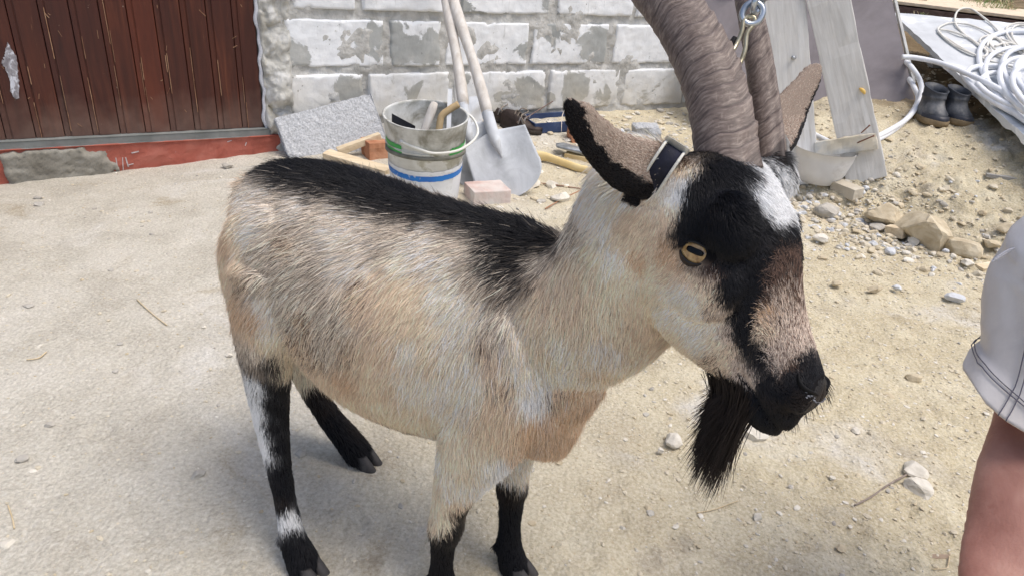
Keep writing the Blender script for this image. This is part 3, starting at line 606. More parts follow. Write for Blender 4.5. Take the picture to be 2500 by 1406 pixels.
def trainer(px, py, yaw, ln, label, col):
    p = hit(px, py); o = empty('trainer_shoe', p, label, 'shoe', 'old shoes left by the wall')
    F_ = np.array([math.cos(yaw), math.sin(yaw), 0]); S__ = np.array([-math.sin(yaw), math.cos(yaw), 0]); L_ = ln
    wv = lambda t: L_ * (.13 + .05 * math.sin(math.pi * min(1, t * 1.05)) + .035 * sstep(.45, .75, np.array([t]))[0]) * (1 - max(0, (t - .82) / .18) ** 2 * .55) * (1 - max(0, (.1 - t) / .1) * .3)
    ts = np.linspace(0, 1, 22); sole = []; up = []
    for t in ts:
        c_ = p + F_ * L_ * (t - .5); w_ = wv(t); sole.append((c_ + Zv * .016, S__ * w_ * 1.05, Zv * .016, -Zv * .015))
        hh = L_ * (.34 - .02 * t if t < .30 else .33 - .26 * sstep(.28, .80, np.array([t]))[0]) * (1 - .6 * max(0, (t - .86) / .14) ** 2) * (.75 + .25 * min(1, t / .08))
        up.append((c_ + Zv * .028, S__ * w_ * .96, Zv * hh, -Zv * .01))
    m = MB(); m.loft(sole, 24, True, ex=.7); m.build('sole', noise_mat('dark_sole', [(.3, (40, 36, 34)), (.7, (72, 64, 58))], 20, 5, .8, .3), o, True)
    m = MB(); m.loft(up, 28, True, ex=.8); m.build('upper', col, o, True)
    m = MB(); a = p + F_ * L_ * -.22 + Zv * L_ * .36; rs = [(a + Zv * z, F_ * L_ * r * 1.3, S__ * L_ * r * .62, -S__ * L_ * r * .62) for z, r in ((.004, .17), (.012, .15), (-.02, .12), (-.05, .02))]; m.loft(rs, 20, True); m.build('shoe_collar', noise_mat('shoe_lining', [(.3, (20, 18, 18)), (.7, (38, 34, 32))], 20), o, True)
    m = MB()
    for k in range(4):
        t = .36 + .075 * k; c_ = p + F_ * L_ * (t - .5); hh = L_ * (.33 - .26 * sstep(.28, .80, np.array([t]))[0]) + .031; w_ = wv(t)
        m.tube([c_ + S__ * w_ * q + Zv * (hh * math.sqrt(max(0, 1 - (q * .95) ** 2)) + .004) + F_ * .006 * q for q in np.linspace(-.6, .6, 9)], .0032, 6)
    a = p + F_ * L_ * -.12 + Zv * L_ * .40; m.tube(spline([a, a + F_ * .02 + Zv * .03, a + F_ * .05 + Zv * .015 + S__ * .02, a + F_ * .03 - S__ * .03, a + F_ * .06 - S__ * .05 - Zv * .03], 20), .003, 6)
    m.build('lace', noise_mat('grey_brown_lace', [(.3, (110, 100, 90)), (.7, (150, 140, 128))], 30), o, True)
    for sg in (-1, 1):
        m = MB(); c_ = p + F_ * L_ * .06 + S__ * sg * wv(.56) * .90 + Zv * .062
        for d0, d1 in (((-.02, -.016), (-.01, .018)), ((-.01, .018), (.006, -.012)), ((.006, -.012), (.016, .02))): m.tube([c_ + F_ * d0[0] + Zv * d0[1], c_ + F_ * d1[0] + Zv * d1[1]], .0035, 6)
        m.build('side_emblem', noise_mat('pale_emblem', [(.3, (120, 116, 116)), (.7, (150, 146, 146))], 30), o, True)
SHOEBR = noise_mat('dark_brown_leather', [(.3, (38, 30, 28)), (.55, (60, 50, 46)), (.75, (92, 82, 76))], 16, 7, .6, .4, 50)
trainer(1272, 322, -.30, .22, 'dark brown laced trainer beside the shovel blade, toe to the right', SHOEBR)
trainer(1222, 300, -.22, .20, 'dark trainer behind the front shovel, mostly hidden', SHOEBR)
mb = MB(); a, b_ = hit(1312, 325), hit(1400, 318); cc = (a + b_) / 2 + WN * -.05; dX = unit(b_ - a); dY = unit(np.cross(Zv, dX)); hw = np.linalg.norm(b_ - a) / 2 * 1.35
for (cx_, cy_, sx_, sy_, z0, z1) in ((0, 0, hw, .09, .004, .012), (0, -.088, hw, .004, .01, .06), (0, .088, hw, .004, .01, .06), (-hw + .004, 0, .004, .084, .01, .06), (hw - .004, 0, .004, .084, .01, .06)):
    mb.box(cc + dX * cx_ + dY * cy_ + Zv * (z0 + z1) / 2, dX * sx_, dY * sy_, Zv * (z1 - z0) / 2, bev=.0015)
tag(mb.build('plastic_tray', noise_mat('dull_blue_plastic', [(.3, (38, 52, 84)), (.6, (62, 78, 112)), (.8, (104, 116, 138))], 7, 6, .5, .2)), 'dull blue plastic tray pushed against the wall', 'tray')
def lay(name, label, cat, mat, px, py, yaw, size, tilt=(0, 0), lift=0., bev=.003, group=None, noise=.002, parts=None):
    p = hit(px, py); X = np.array([math.cos(yaw), math.sin(yaw), tilt[0]]); X = unit(X); Y = unit(np.cross(Zv, X) + Zv * tilt[1]); Z_ = np.cross(X, Y)
    m = MB(); m.box(p + Z_ * (size[2] / 2 + lift - .004), X * size[0] / 2, Y * size[1] / 2, Z_ * size[2] / 2, bev=bev); o = m.build(name, mat, None, False, p)
    if noise: subdiv_noise(o, .03, noise, 30, int(px), 3)
    return tag(o, label, cat, group)
PALEBRICK = noise_mat('dusty_pale_red_brick', [(.3, (178, 150, 142)), (.5, (200, 178, 170)), (.72, (214, 200, 194))], 10, 8, .95, .5, 45, .004, stops2=[(.3, (196, 192, 186)), (.7, (212, 209, 204))], scale2=5, fac2=(.4, .6))
lay('brick', 'dusty pale red brick lying at the front shovel tip', 'brick', PALEBRICK, 1188, 488, .42, (.155, .125, .062), (0, 0), 0, .004)
lay('brick', 'orange-brown brick broken short beside the blue tray', 'brick', BRICK, 1412, 345, .3, (.10, .09, .10), (.1, .06), 0, .006, noise=.004)
lay('brick', 'orange brick stub under the sawn batten, left of the bucket', 'brick', BRICK, 915, 385, .6, (.09, .10, .085), noise=.004)
lay('wood_batten', 'flat pale batten pointing at the bucket base from the left', 'batten', FRESHWOOD, 872, 410, -.42, (.33, .055, .028), (-.03, .1), .012)
lay('wood_batten', 'sawn batten slanting up onto the orange brick stub', 'batten', FRESHWOOD, 890, 384, .42, (.20, .04, .03), (.35, 0), .055)
lay('wood_batten', 'grey thin lath under the flat batten', 'batten', GREYWOOD, 905, 430, -.12, (.30, .03, .014), (0, 0), .0)
def build_axe():
    o = empty('axe', hit(1380, 400), 'axe with a curved yellow wooden handle and grey steel head', 'axe')
    m = MB(); m.tube(spline([hit(1303, 380, .03), hit(1335, 384, .035), hit(1370, 396, .03), hit(1420, 413, .025), hit(1470, 420, .03), hit(1530, 418, .05)], 30), [.018 + .006 * math.exp(-((i - 2) / 4) ** 2) for i in range(30)], 14, ell=.7)
    m.build('handle', noise_mat('yellow_varnished_wood', [(.3, (206, 178, 116)), (.55, (224, 200, 146)), (.75, (232, 216, 176))], 5, 7, .5, .15, stretch=(1, 1, 1)), o, True)
    m = MB(); a = hit(1358, 352, .05); b2 = hit(1428, 372, .045); d = unit(b2 - a); s_ = unit(np.cross(Zv, d))
    m.loft([(a, s_ * .004, Zv * .003 + d * .0, -Zv * .003), (a + d * .02, s_ * .045, Zv * .006, -Zv * .006), (a + (b2 - a) * .5, s_ * .035, Zv * .010, -Zv * .010), (b2, s_ * .026, Zv * .014, -Zv * .014), (b2 + d * .02, s_ * .024, Zv * .012, -Zv * .012)], 20, True, ex=.6)
    m.build('head', STEEL, o, True)
build_axe()
lay('wood_offcut', 'dusty yellow timber offcut lying behind the axe handle', 'offcut', noise_mat('yellow_offcut', [(.3, (196, 172, 124)), (.7, (218, 198, 156))], 8, 6, .7, .2), 1412, 392, -.35, (.13, .05, .035), (0, .1), 0)
m = MB(); m.tube(spline([hit(1262, 300, .06), hit(1295, 282, .07), wallhit(1350, 248, .03)], 12), .0035, 6); tag(m.build('steel_rod', noise_mat('rust_rod', [(.3, (96, 80, 74)), (.7, (130, 112, 102))], 20), None, True), 'thin rusty rod propped behind the shoes', 'rod')
lay('mortar_chunk', 'pale grey mortar chunk at the wall foot left of the horn', 'mortar chunk', CONCRETE, 1575, 335, .2, (.14, .08, .07), (.1, .1), 0, .012, noise=.012)
# ---- right: planks leaning, sheet, cleat, basin
def plank(name, label, foot_px, top_px, wpx, Ydz, th=.03, mat=GREYWOOD, foot_dz=0.):
    foot = hit(*foot_px); top = onY(*top_px, foot[1] + Ydz); d = unit(top - foot); top = foot + d * max(1.25, np.linalg.norm(top - foot))
    s_ = unit(np.cross(d, CAM - foot)); s_ = unit(s_ - Zv * 0); nf = np.cross(s_, d)
    if nf @ (CAM - foot) < 0: nf = -nf
    hw = wpx / 2 / FPX * (CM.T @ (foot - CAM))[2]
    return foot, top, d, s_, nf, hw, th
def mkplank(name, label, *a, **k):
    foot, top, d, s_, nf, hw, th = plank(name, label, *a, **k)
    L_ = np.linalg.norm(top - foot); m = MB(); m.box([0, 0, L_ / 2], [hw, 0, 0], [0, th / 2, 0], [0, 0, L_ / 2], bev=.004); o = m.build(name, GREYWOOD, None, False, [0, 0, 0]); subdiv_noise(o, .05, .0025, 22, int(foot_px_id(a)), 3)
    o.matrix_world = Matrix([[s_[k_], nf[k_], d[k_], foot[k_]] for k_ in range(3)] + [[0, 0, 0, 1]])
    return tag(o, label, 'plank', 'pale planks leaning on the wall'), (foot, top, d, s_, nf, hw, th)
def foot_px_id(a): return a[0][0]
pl1, D1 = mkplank('leaning_plank', 'pale plank standing just right of the horns, foot behind the goat brow', (1950, 452), (1915, 0), 92, .24)
pl2, D2 = mkplank('leaning_plank', 'pale plank with a nailed cleat at its foot', (2117, 442), (2022, 0), 90, .22)
for px, py in ((1936, 38), (1937, 50)):
    pass
# screws and a curl of yellow peel on the planks
f_, t_, d_, s_, nf_, hw_, th_ = D1
m = MB(); q = onplane(1940, 142, f_ + nf_ * (th_ / 2), nf_); m.tube([q - nf_ * .002, q + nf_ * .02 - s_ * .008], [.007, .008], 12); m.build('screw_stub', STEEL, pl1, True)
f_, t_, d_, s_, nf_, hw_, th_ = D2
m = MB(); m.tube([onplane(x, y, f_ + nf_ * (th_ / 2 + .004), nf_) for x, y in ((2098, 216), (2104, 220), (2110, 226), (2112, 231))], [.003, .008, .007, .002], 8); m.build('resin_drip', noise_mat('yellow_resin', [(.3, (214, 170, 80)), (.7, (230, 198, 120))], 8, 3, .35, 0), pl2, True)
def build_cleat():
    n_ = nf_; p_ = f_ + n_ * (th_ / 2 + .022); A_ = onplane(1990, 366, p_, n_); B_ = onplane(2142, 344, p_, n_); X = unit(B_ - A_); Y = np.cross(n_, X); hw = .034
    m = MB(); m.box((A_ + B_) / 2, X * np.linalg.norm(B_ - A_) / 2, Y * hw, n_ * .020, bev=.004); o = m.build('wood_cleat', noise_mat('dirty_softwood_cleat', [(.3, (176, 164, 142)), (.5, (202, 193, 174)), (.72, (216, 210, 196))], 7, 8, .9, .4, 20, .004, stops2=[(.3, (160, 160, 156)), (.7, (190, 190, 186))], scale2=5, fac2=(.5, .62)), pl2); subdiv_noise(o, .02, .004, 30, 5)
    for x, y, dx in ((2103, 325, 20), (2092, 350, 42)):
        q = onplane(x, y, p_ + n_ * .02, n_); e = onplane(x + dx, y - 18, p_ + n_ * .05, n_); m = MB(); m.tube([q, q + (e - q) * .9, e], [.0028, .0028, .0045], 8); m.build('nail', noise_mat('rusty_nail', [(.3, (96, 64, 50)), (.7, (140, 100, 84))], 30, 4, .6), o, True)
build_cleat()
def build_sheet():
    BR = hit(2234, 252); BL = hit(1768, 352); BR = BR.copy(); TR = onY(2170, -30, BR[1] + .33); up = unit(TR - BR); X = unit(BR - BL); up = unit(up - X * 0)
    N_ = unit(np.cross(X, up)); N_ = N_ if N_ @ (CAM - BR) > 0 else -N_
    L_ = np.linalg.norm(BR - BL); m = MB(); m.box((BL + BR) / 2 + up * .42, X * L_ / 2, up * .42, N_ * .007, bev=.002)
    o = m.build('leaning_sheet', noise_mat('grey_mauve_sheet', [(.3, (118, 112, 115)), (.5, (136, 130, 133)), (.72, (150, 145, 147))], 4, 9, .8, .2, 30, .003, .5, stops2=[(.3, (108, 102, 102)), (.7, (130, 124, 124))], scale2=3, fac2=(.52, .7)), None, False, (BL + BR) / 2); tag(o, 'grey-mauve sheet of board leaning behind the planks', 'board')
    m = MB(); m.box(BR + up * .46 + X * .014, X * .006, up * .36, N_ * .012, bev=.001); s = m.build('edge_trim', noise_mat('pale_metal_trim', [(.3, (190, 190, 186)), (.7, (222, 222, 218))], 12, 5, .5), o)
build_sheet()
m = MB(); b_ = hit(1998, 446); b_[1] += .02
m.loft([(b_ + Zv * z, np.array([r, 0, 0]), np.array([0, r, 0]), np.array([0, -r, 0])) for z, r in ((0, .07), (.006, .082), (.05, .106), (.11, .122), (.15, .128), (.152, .132), (.148, .124), (.10, .115), (.03, .08), (.025, .01))], 40, True)
tag(m.build('basin', noise_mat('white_enamel_dirty', [(.3, (206, 205, 204)), (.6, (224, 224, 224))], 6, 7, .5, .15, stops2=[(.3, (178, 176, 172)), (.7, (198, 196, 194))], scale2=6, fac2=(.58, .72)), None, True), 'white basin standing between the feet of the two planks', 'basin')
m = MB(); a = wallhit(1782, -60, .12); b2 = wallhit(1800, 34, .14); m.box((a + b2) / 2, unit(np.cross(b2 - a, WN)) * .02, (b2 - a) / 2, WN * .012); tag(m.build('wood_lath', FRESHWOOD, None), 'orange-tinged wooden lath between the horns, against the wall', 'lath')
m = MB(); a = wallhit(1786, 40, .12); b2 = wallhit(1815, 200, .20); m.box((a + b2) / 2, unit(np.cross(b2 - a, WN)) * .022, (b2 - a) / 2, WN * .006); tag(m.build('plastic_strip', noise_mat('lavender_plastic', [(.3, (150, 152, 186)), (.7, (176, 178, 206))], 6, 4, .5), None), 'pale lavender plastic strip standing between the horns', 'plastic strip')
# ---- slab with cords, pipe coil
SA, SB, SD = hit(2185, 36, .20), hit(2512, 344, .13), hit(2396, 54, .22)
SX, SN = SB - SA, None; SN = unit(np.cross(SB - SA, SD - SA)); SN = SN if SN[2] > 0 else -SN
def build_slab():
    Dv = SD - SA; Bv = SB - SA; n = 60; V = []; Fc = []
    for j in range(n + 1):
        for i in range(n + 1):
            u, v = -.02 + 1.22 * i / n, 1.5 * j / n * 1.0
            jag = .012 * vnoise(np.array([[u * 30, 0, 1.]]))[0] if j == 0 else 0
            V.append(SA + Bv * u + Dv * (v + jag) + SN * .003 * vnoise(np.array([[u * 9, v * 9, 3.]]))[0])
    for j in range(n):
        for i in range(n): q = j * (n + 1) + i; Fc.append((q, q + 1, q + n + 2, q + n + 1))
    n0 = len(V); low = [p - SN * (.028 + .006 * vnoise(np.array([p * 30]))[0]) for p in V]; V += low; Fc += [tuple(q + n0 for q in f[::-1]) for f in Fc]
    bd = list(range(n + 1)) + [(j + 1) * (n + 1) - 1 for j in range(1, n + 1)] + [n * (n + 1) + i for i in range(n - 1, -1, -1)] + [j * (n + 1) for j in range(n - 1, 0, -1)]
    Fc += [(bd[k], bd[k] + n0, bd[(k + 1) % len(bd)] + n0, bd[(k + 1) % len(bd)]) for k in range(len(bd))]
    o = meshobj('sheet_slab', V, Fc, noise_mat('splashed_pale_grey_sheet', [(.3, (184, 187, 190)), (.55, (204, 207, 210)), (.75, (218, 221, 224))], 5, 9, .7, .3, 40, .003, .6, stops2=[(.3, (226, 228, 230)), (.7, (238, 240, 242))], scale2=5, fac2=(.54, .6)), None, False, SA); tag(o, 'pale grey sheet splashed with white, carrying cord and pipe coils', 'board')
    # two supports under it
    for u in (.15, .8):
        p = SA + Bv * u + Dv * .45 - SN * .034; g = terrain(p[0], p[1]); m = MB(); m.box(np.array([p[0], p[1], (p[2] + g) / 2]), np.array([.05, 0, 0]), np.array([0, .04, 0]), Zv * (p[2] - g) / 2 * 1.02, bev=.004); tag(m.build('support_block', CONCRETE), 'grey block under the pale sheet, ' + ('far' if u < .5 else 'near') + ' support', 'block')
build_slab()
def zz(x, y): return 2180 + .24187 * x, .24187 * y
def onslab(pts, lift=.004, seed=0): return [onplane(*zz(x, y), SA + SN * (lift + .006 * abs(math.sin(i * 1.3 + seed))), SN) for i, (x, y) in enumerate(pts)]
def cord():
    o = MB(); r = .0058
    for k, pts in enumerate(([(1250, 690), (1000, 625), (880, 582), (700, 492), (560, 402), (470, 335), (462, 285), (540, 243), (620, 236), (760, 252), (900, 302), (990, 350), (1120, 440), (1230, 500), (1330, 560)],
        [(455, 318), (520, 385), (620, 462), (760, 530), (880, 575), (938, 562), (945, 520), (860, 450), (760, 380), (690, 320), (640, 260), (626, 190), (650, 120), (710, 90), (800, 100), (900, 170), (1000, 250), (1068, 328), (1040, 355), (960, 365), (890, 390), (878, 430), (930, 480), (1010, 530), (1160, 600), (1300, 640)],
        [(470, 300), (560, 315), (680, 350), (780, 400), (880, 470), (960, 520), (1080, 560), (1250, 600)],
        [(950, 470), (980, 400), (1050, 385), (1110, 440), (1140, 500), (1110, 545), (1040, 510), (985, 450), (1000, 390), (1080, 395), (1200, 440), (1300, 520)],
        [(1340, 240), (1240, 240), (1160, 270), (1145, 330), (1190, 410), (1260, 480), (1330, 530)], [(1340, 262), (1260, 258), (1205, 290), (1200, 350), (1240, 430), (1300, 500), (1345, 540)], [(1030, 470), (1120, 440), (1200, 445), (1260, 480), (1330, 540)])):
        P = onslab(pts, .007, k); o.tube(spline(P, len(P) * 9), r, 8)
    t = o.build('electric_cord', CORD, None, True); tag(t, 'thin off-white cord lying in loose loops on the pale sheet', 'cord')
cord()
def pipe_coil():
    o = MB(); r = .0125
    cpx, cpy = 2612, 222
    for k in range(9):
        lift = .014 + .022 * (k % 5) + (.01 if k > 4 else 0); sc = (1.0, .82, .70, .60, .52, .86, .74, .64, .56)[k]; pts = []
        for a in np.linspace(0, 2 * math.pi, 40, endpoint=False):
            x = cpx + 222 * sc * math.cos(a) + 18 * math.sin(k * 2.1); y = cpy + 10 * (k % 3) + (118 * sc * math.sin(a)) + .42 * 222 * sc * math.cos(a) * .9
            pts.append(onplane(x, y, SA + SN * lift, SN))
        pts.append(pts[0]); o.tube(spline(pts, 150), r, 10, cap=False)
    for pts, lf in (([(92, 580), (180, 582), (300, 600), (420, 625), (520, 655), (640, 700), (760, 752), (900, 815), (1050, 890), (1200, 980), (1340, 1070), (1500, 1200)], .05), ([(700, 740), (760, 830), (880, 940), (1050, 1050), (1250, 1160), (1400, 1240)], .02), ([(740, 740), (800, 690), (950, 665), (1150, 680)], .02), ([(850, 850), (950, 940), (1100, 1030), (1250, 1100), (1400, 1160)], .035), ([(890, 800), (960, 750), (1100, 735), (1200, 760)], .03)):
        P = [onplane(*zz(x, y), SA + SN * lf, SN) for x, y in pts]; o.tube(spline(P, 80), r, 10)
    t = o.build('pipe_coil', WHITEPIPE, None, True); tag(t, 'coil of thick white plastic pipe heaped on the pale sheet', 'pipe coil')
pipe_coil()
m = MB()
q1 = spline([onY(2196, 140, 3.95), onY(2225, 165, 3.75), hit(2248, 205, .10), hit(2246, 245, .05), hit(2215, 290, .03), hit(2160, 325, .03), hit(2100, 350, .03), hit(2040, 352, .04), hit(1985, 328, .06)], 90); m.tube(q1, .0125, 12)
q2 = spline([onY(2190, 160, 3.95), hit(2212, 185, .10), hit(2232, 215, .08), hit(2240, 250, .03), hit(2205, 300, .015), hit(2150, 338, .015), hit(2090, 362, .015)], 80); m.tube(q2, .0125, 12)
tag(m.build('pipe_loop', WHITEPIPE, None, True), 'white pipe looping over the bank around the plank feet', 'pipe')
# ---- rubber boots
def boot(px, py, wpx, label, yaw):
    p = hit(px, py); dep = (CM.T @ (p - CAM))[2]; w_ = wpx / 2 / FPX * dep; o = empty('rubber_boot', p, label, 'boot', 'short rubber boots on the bank')
    F_ = np.array([math.sin(yaw), -math.cos(yaw), 0]); S__ = np.array([math.cos(yaw), math.sin(yaw), 0]); b_ = p - F_ * w_ * .9
    m = MB(); m.loft([(b_ + F_ * w_ * f + Zv * z, S__ * w_ * a, F_ * w_ * l, -F_ * w_ * l) for z, a, l, f in ((0, .98, 1.75, .25), (.012, 1.04, 1.82, .25), (.026, 1.03, 1.80, .25), (.030, .98, 1.74, .25))], 28, True, ex=.8); m.build('sole', noise_mat('mud_caked_sole', [(.3, (122, 106, 82)), (.7, (160, 142, 114))], 14, 6, .95, .5), o, True)
    k = w_ / .058 * .86; m = MB()
    prof = [(.028, .97, 1.72, .25), (.045, .97, 1.70, .22), (.058, .95, 1.58, .14), (.066, .97, 1.56, .12), (.085, .90, 1.30, -.06), (.110, .86, 1.05, -.22), (.135, .86, .98, -.30), (.140, .91, 1.03, -.30), (.150, .91, 1.03, -.31), (.154, .87, 1.0, -.31), (.188, .93, 1.05, -.34), (.196, .95, 1.07, -.34), (.197, .90, 1.02, -.34), (.17, .82, .92, -.32), (.10, .78, .9, -.2), (.05, .5, .6, .0)]
    m.loft([(b_ + F_ * w_ * f + Zv * z * k, S__ * w_ * a, F_ * w_ * l + Zv * (-.016 if z > .18 else 0), -F_ * w_ * l + Zv * (.012 if z > .18 else 0)) for z, a, l, f in prof], 32, True, ex=.9); m.build('boot_upper', RUBBER, o, True)
    m = MB(); m.loft([(b_ + F_ * w_ * f + Zv * z * k, S__ * w_ * a, F_ * w_ * l, -F_ * w_ * .2) for z, a, l, f in ((.030, 1.0, 1.78, .25), (.036, 1.01, 1.79, .25), (.054, .99, 1.70, .20), (.056, .96, 1.62, .18))], 32, False, ex=.85); m.build('toe_guard', noise_mat('dark_toe_rubber', [(.3, (40, 42, 50)), (.7, (70, 72, 80))], 14, 5, .4, .1), o, True)
boot(2281, 304, 56, 'left of the two dusty black rubber boots, standing upright on the bank', .15)
boot(2341, 304, 53, 'right of the two dusty black rubber boots, nearer the pale sheet', .30)
# ---- far timber, post, grass
lay('far_timber', 'long dark brown timber lying beyond the pale sheet', 'timber', noise_mat('dark_brown_timber', [(.3, (80, 62, 56)), (.6, (112, 92, 84)), (.8, (140, 122, 112))], 5, 7, .8, .3, stretch=(1, 8, 8)), 2440, 92, -.62, (2.3, .14, .12), (0, 0), 0, .004)
lay('far_timber', 'grey-mauve batten lying alongside the dark timber', 'timber', noise_mat('mauve_batten', [(.3, (130, 118, 120)), (.7, (164, 152, 152))], 5, 7, .8, .3), 2375, 62, -.62, (2.0, .09, .07), (0, 0), .02, .004)
lay('plywood_sheet', 'pale sandy plywood sheet lying past the dark timber', 'board', noise_mat('pale_sandy_board', [(.3, (206, 186, 158)), (.6, (226, 209, 184)), (.8, (234, 221, 200))], 20, 8, .9, .3), 2500, 45, -.62, (2.6, 1.5, .02), (0, 0), .03, .003)
lay('plywood_sheet', 'yellowish board end poking out behind the leaning sheet', 'board', FRESHWOOD, 2196, 24, -.5, (.8, .24, .03), (0, 0), .0)
p = hit(2230, 34); m = MB(); m.box(p + Zv * .5, np.array([.045, .01, 0]), np.array([-.01, .045, 0]), Zv * .52, bev=.006); tag(m.build('fence_post', noise_mat('brown_post', [(.3, (120, 100, 82)), (.6, (158, 138, 118)), (.8, (176, 160, 144))], 6, 7, .85, .4, stretch=(8, 8, 1)), None, False, p), 'short square wooden post standing behind the pale sheet', 'post')
def grass():
    V = []; Fc = []; mi = []; rg = np.random.default_rng(4)
    for k in range(2600):
        px, py = rg.uniform(2225, 2470), rg.uniform(-8, 52)
        if k % 5 == 0: px, py = rg.uniform(2200, 2420), rg.uniform(-60, 60)
        p = hit_fast(px, py)
        if p is None: continue
        a = rg.uniform(0, 6.28); h = rg.uniform(.02, .075); ln = rg.uniform(.3, 1.5); d = np.array([math.cos(a), math.sin(a), 0]); s_ = np.array([-d[1], d[0], 0]) * .0028
        q = [p - s_, p + s_, p + d * h * ln * .5 + Zv * h * .7 + s_ * .7, p + d * h * ln * .5 + Zv * h * .7 - s_ * .7, p + d * h * ln + Zv * h * .6]
        n = len(V); V += q; Fc += [(n, n + 1, n + 2, n + 3), (n + 3, n + 2, n + 4)]; g = 0 if rg.random() < .45 else 1; mi += [g, g]
    o = meshobj('grass', V, Fc, [noise_mat('green_grass', [(.3, (96, 118, 66)), (.7, (132, 150, 96))], 9, 4, .8, 0), noise_mat('dry_grass', [(.3, (160, 146, 112)), (.7, (192, 180, 148))], 9, 4, .8, 0)], None, False, np.mean(V, 0)); o.data.polygons.foreach_set('material_index', mi); tag(o, 'dry and green grass tufts on the bank beyond the pale sheet', 'grass', kind='stuff')
def hit_fast(px, py):
    r = ray(px, py); t = np.linspace(1.5, 22, 1600); P = CAM + np.outer(t, r); b = np.nonzero(P[:, 2] < terrain(P[:, 0], P[:, 1]))[0]
    return P[b[0]] if len(b) else None
grass()
# ================================================================ STONES, RUBBLE, LITTER
def stone_mat(name, a, b_, c): return noise_mat(name, [(.3, a), (.5, b_), (.72, c)], 18, 9, .95, .6, 70, .004, .4, spec=.15)
ST = dict(grey=stone_mat('grey_stone', (156, 151, 142), (180, 175, 166), (202, 198, 190)), white=stone_mat('chalky_stone', (186, 180, 166), (212, 206, 194), (228, 224, 214)), tan=stone_mat('tan_stone', (170, 155, 130), (192, 179, 154), (210, 199, 176)), blue=stone_mat('bluish_mortar_lump', (182, 184, 186), (200, 202, 205), (214, 216, 219)), dust=stone_mat('dusty_crumb', (180, 170, 150), (200, 190, 170), (216, 208, 190)))
def stone(px, py, wpx, hpx, kind, label, seed, yaw=None, group=None, flat=.55, name='stone', sink=.25):
    p = hit(px, py + hpx * .30); dep = (CM.T @ (p - CAM))[2]; a = wpx / 2 / FPX * dep; b_ = min(a * 1.2, hpx / 2 / FPX * dep * 1.35); h = min(a, b_) * flat * 1.3
    V, Fc = rock(seed, (a * 1.12, b_ * 1.05, h), 3, .3); V = rotz(V, yaw if yaw is not None else (seed % 7 - 3) * .12); V = V + p + Zv * h * (1 - 2 * sink * .9)
    return tag(meshobj(name, V, Fc, ST[kind], None, False, p), label, 'stone', group)
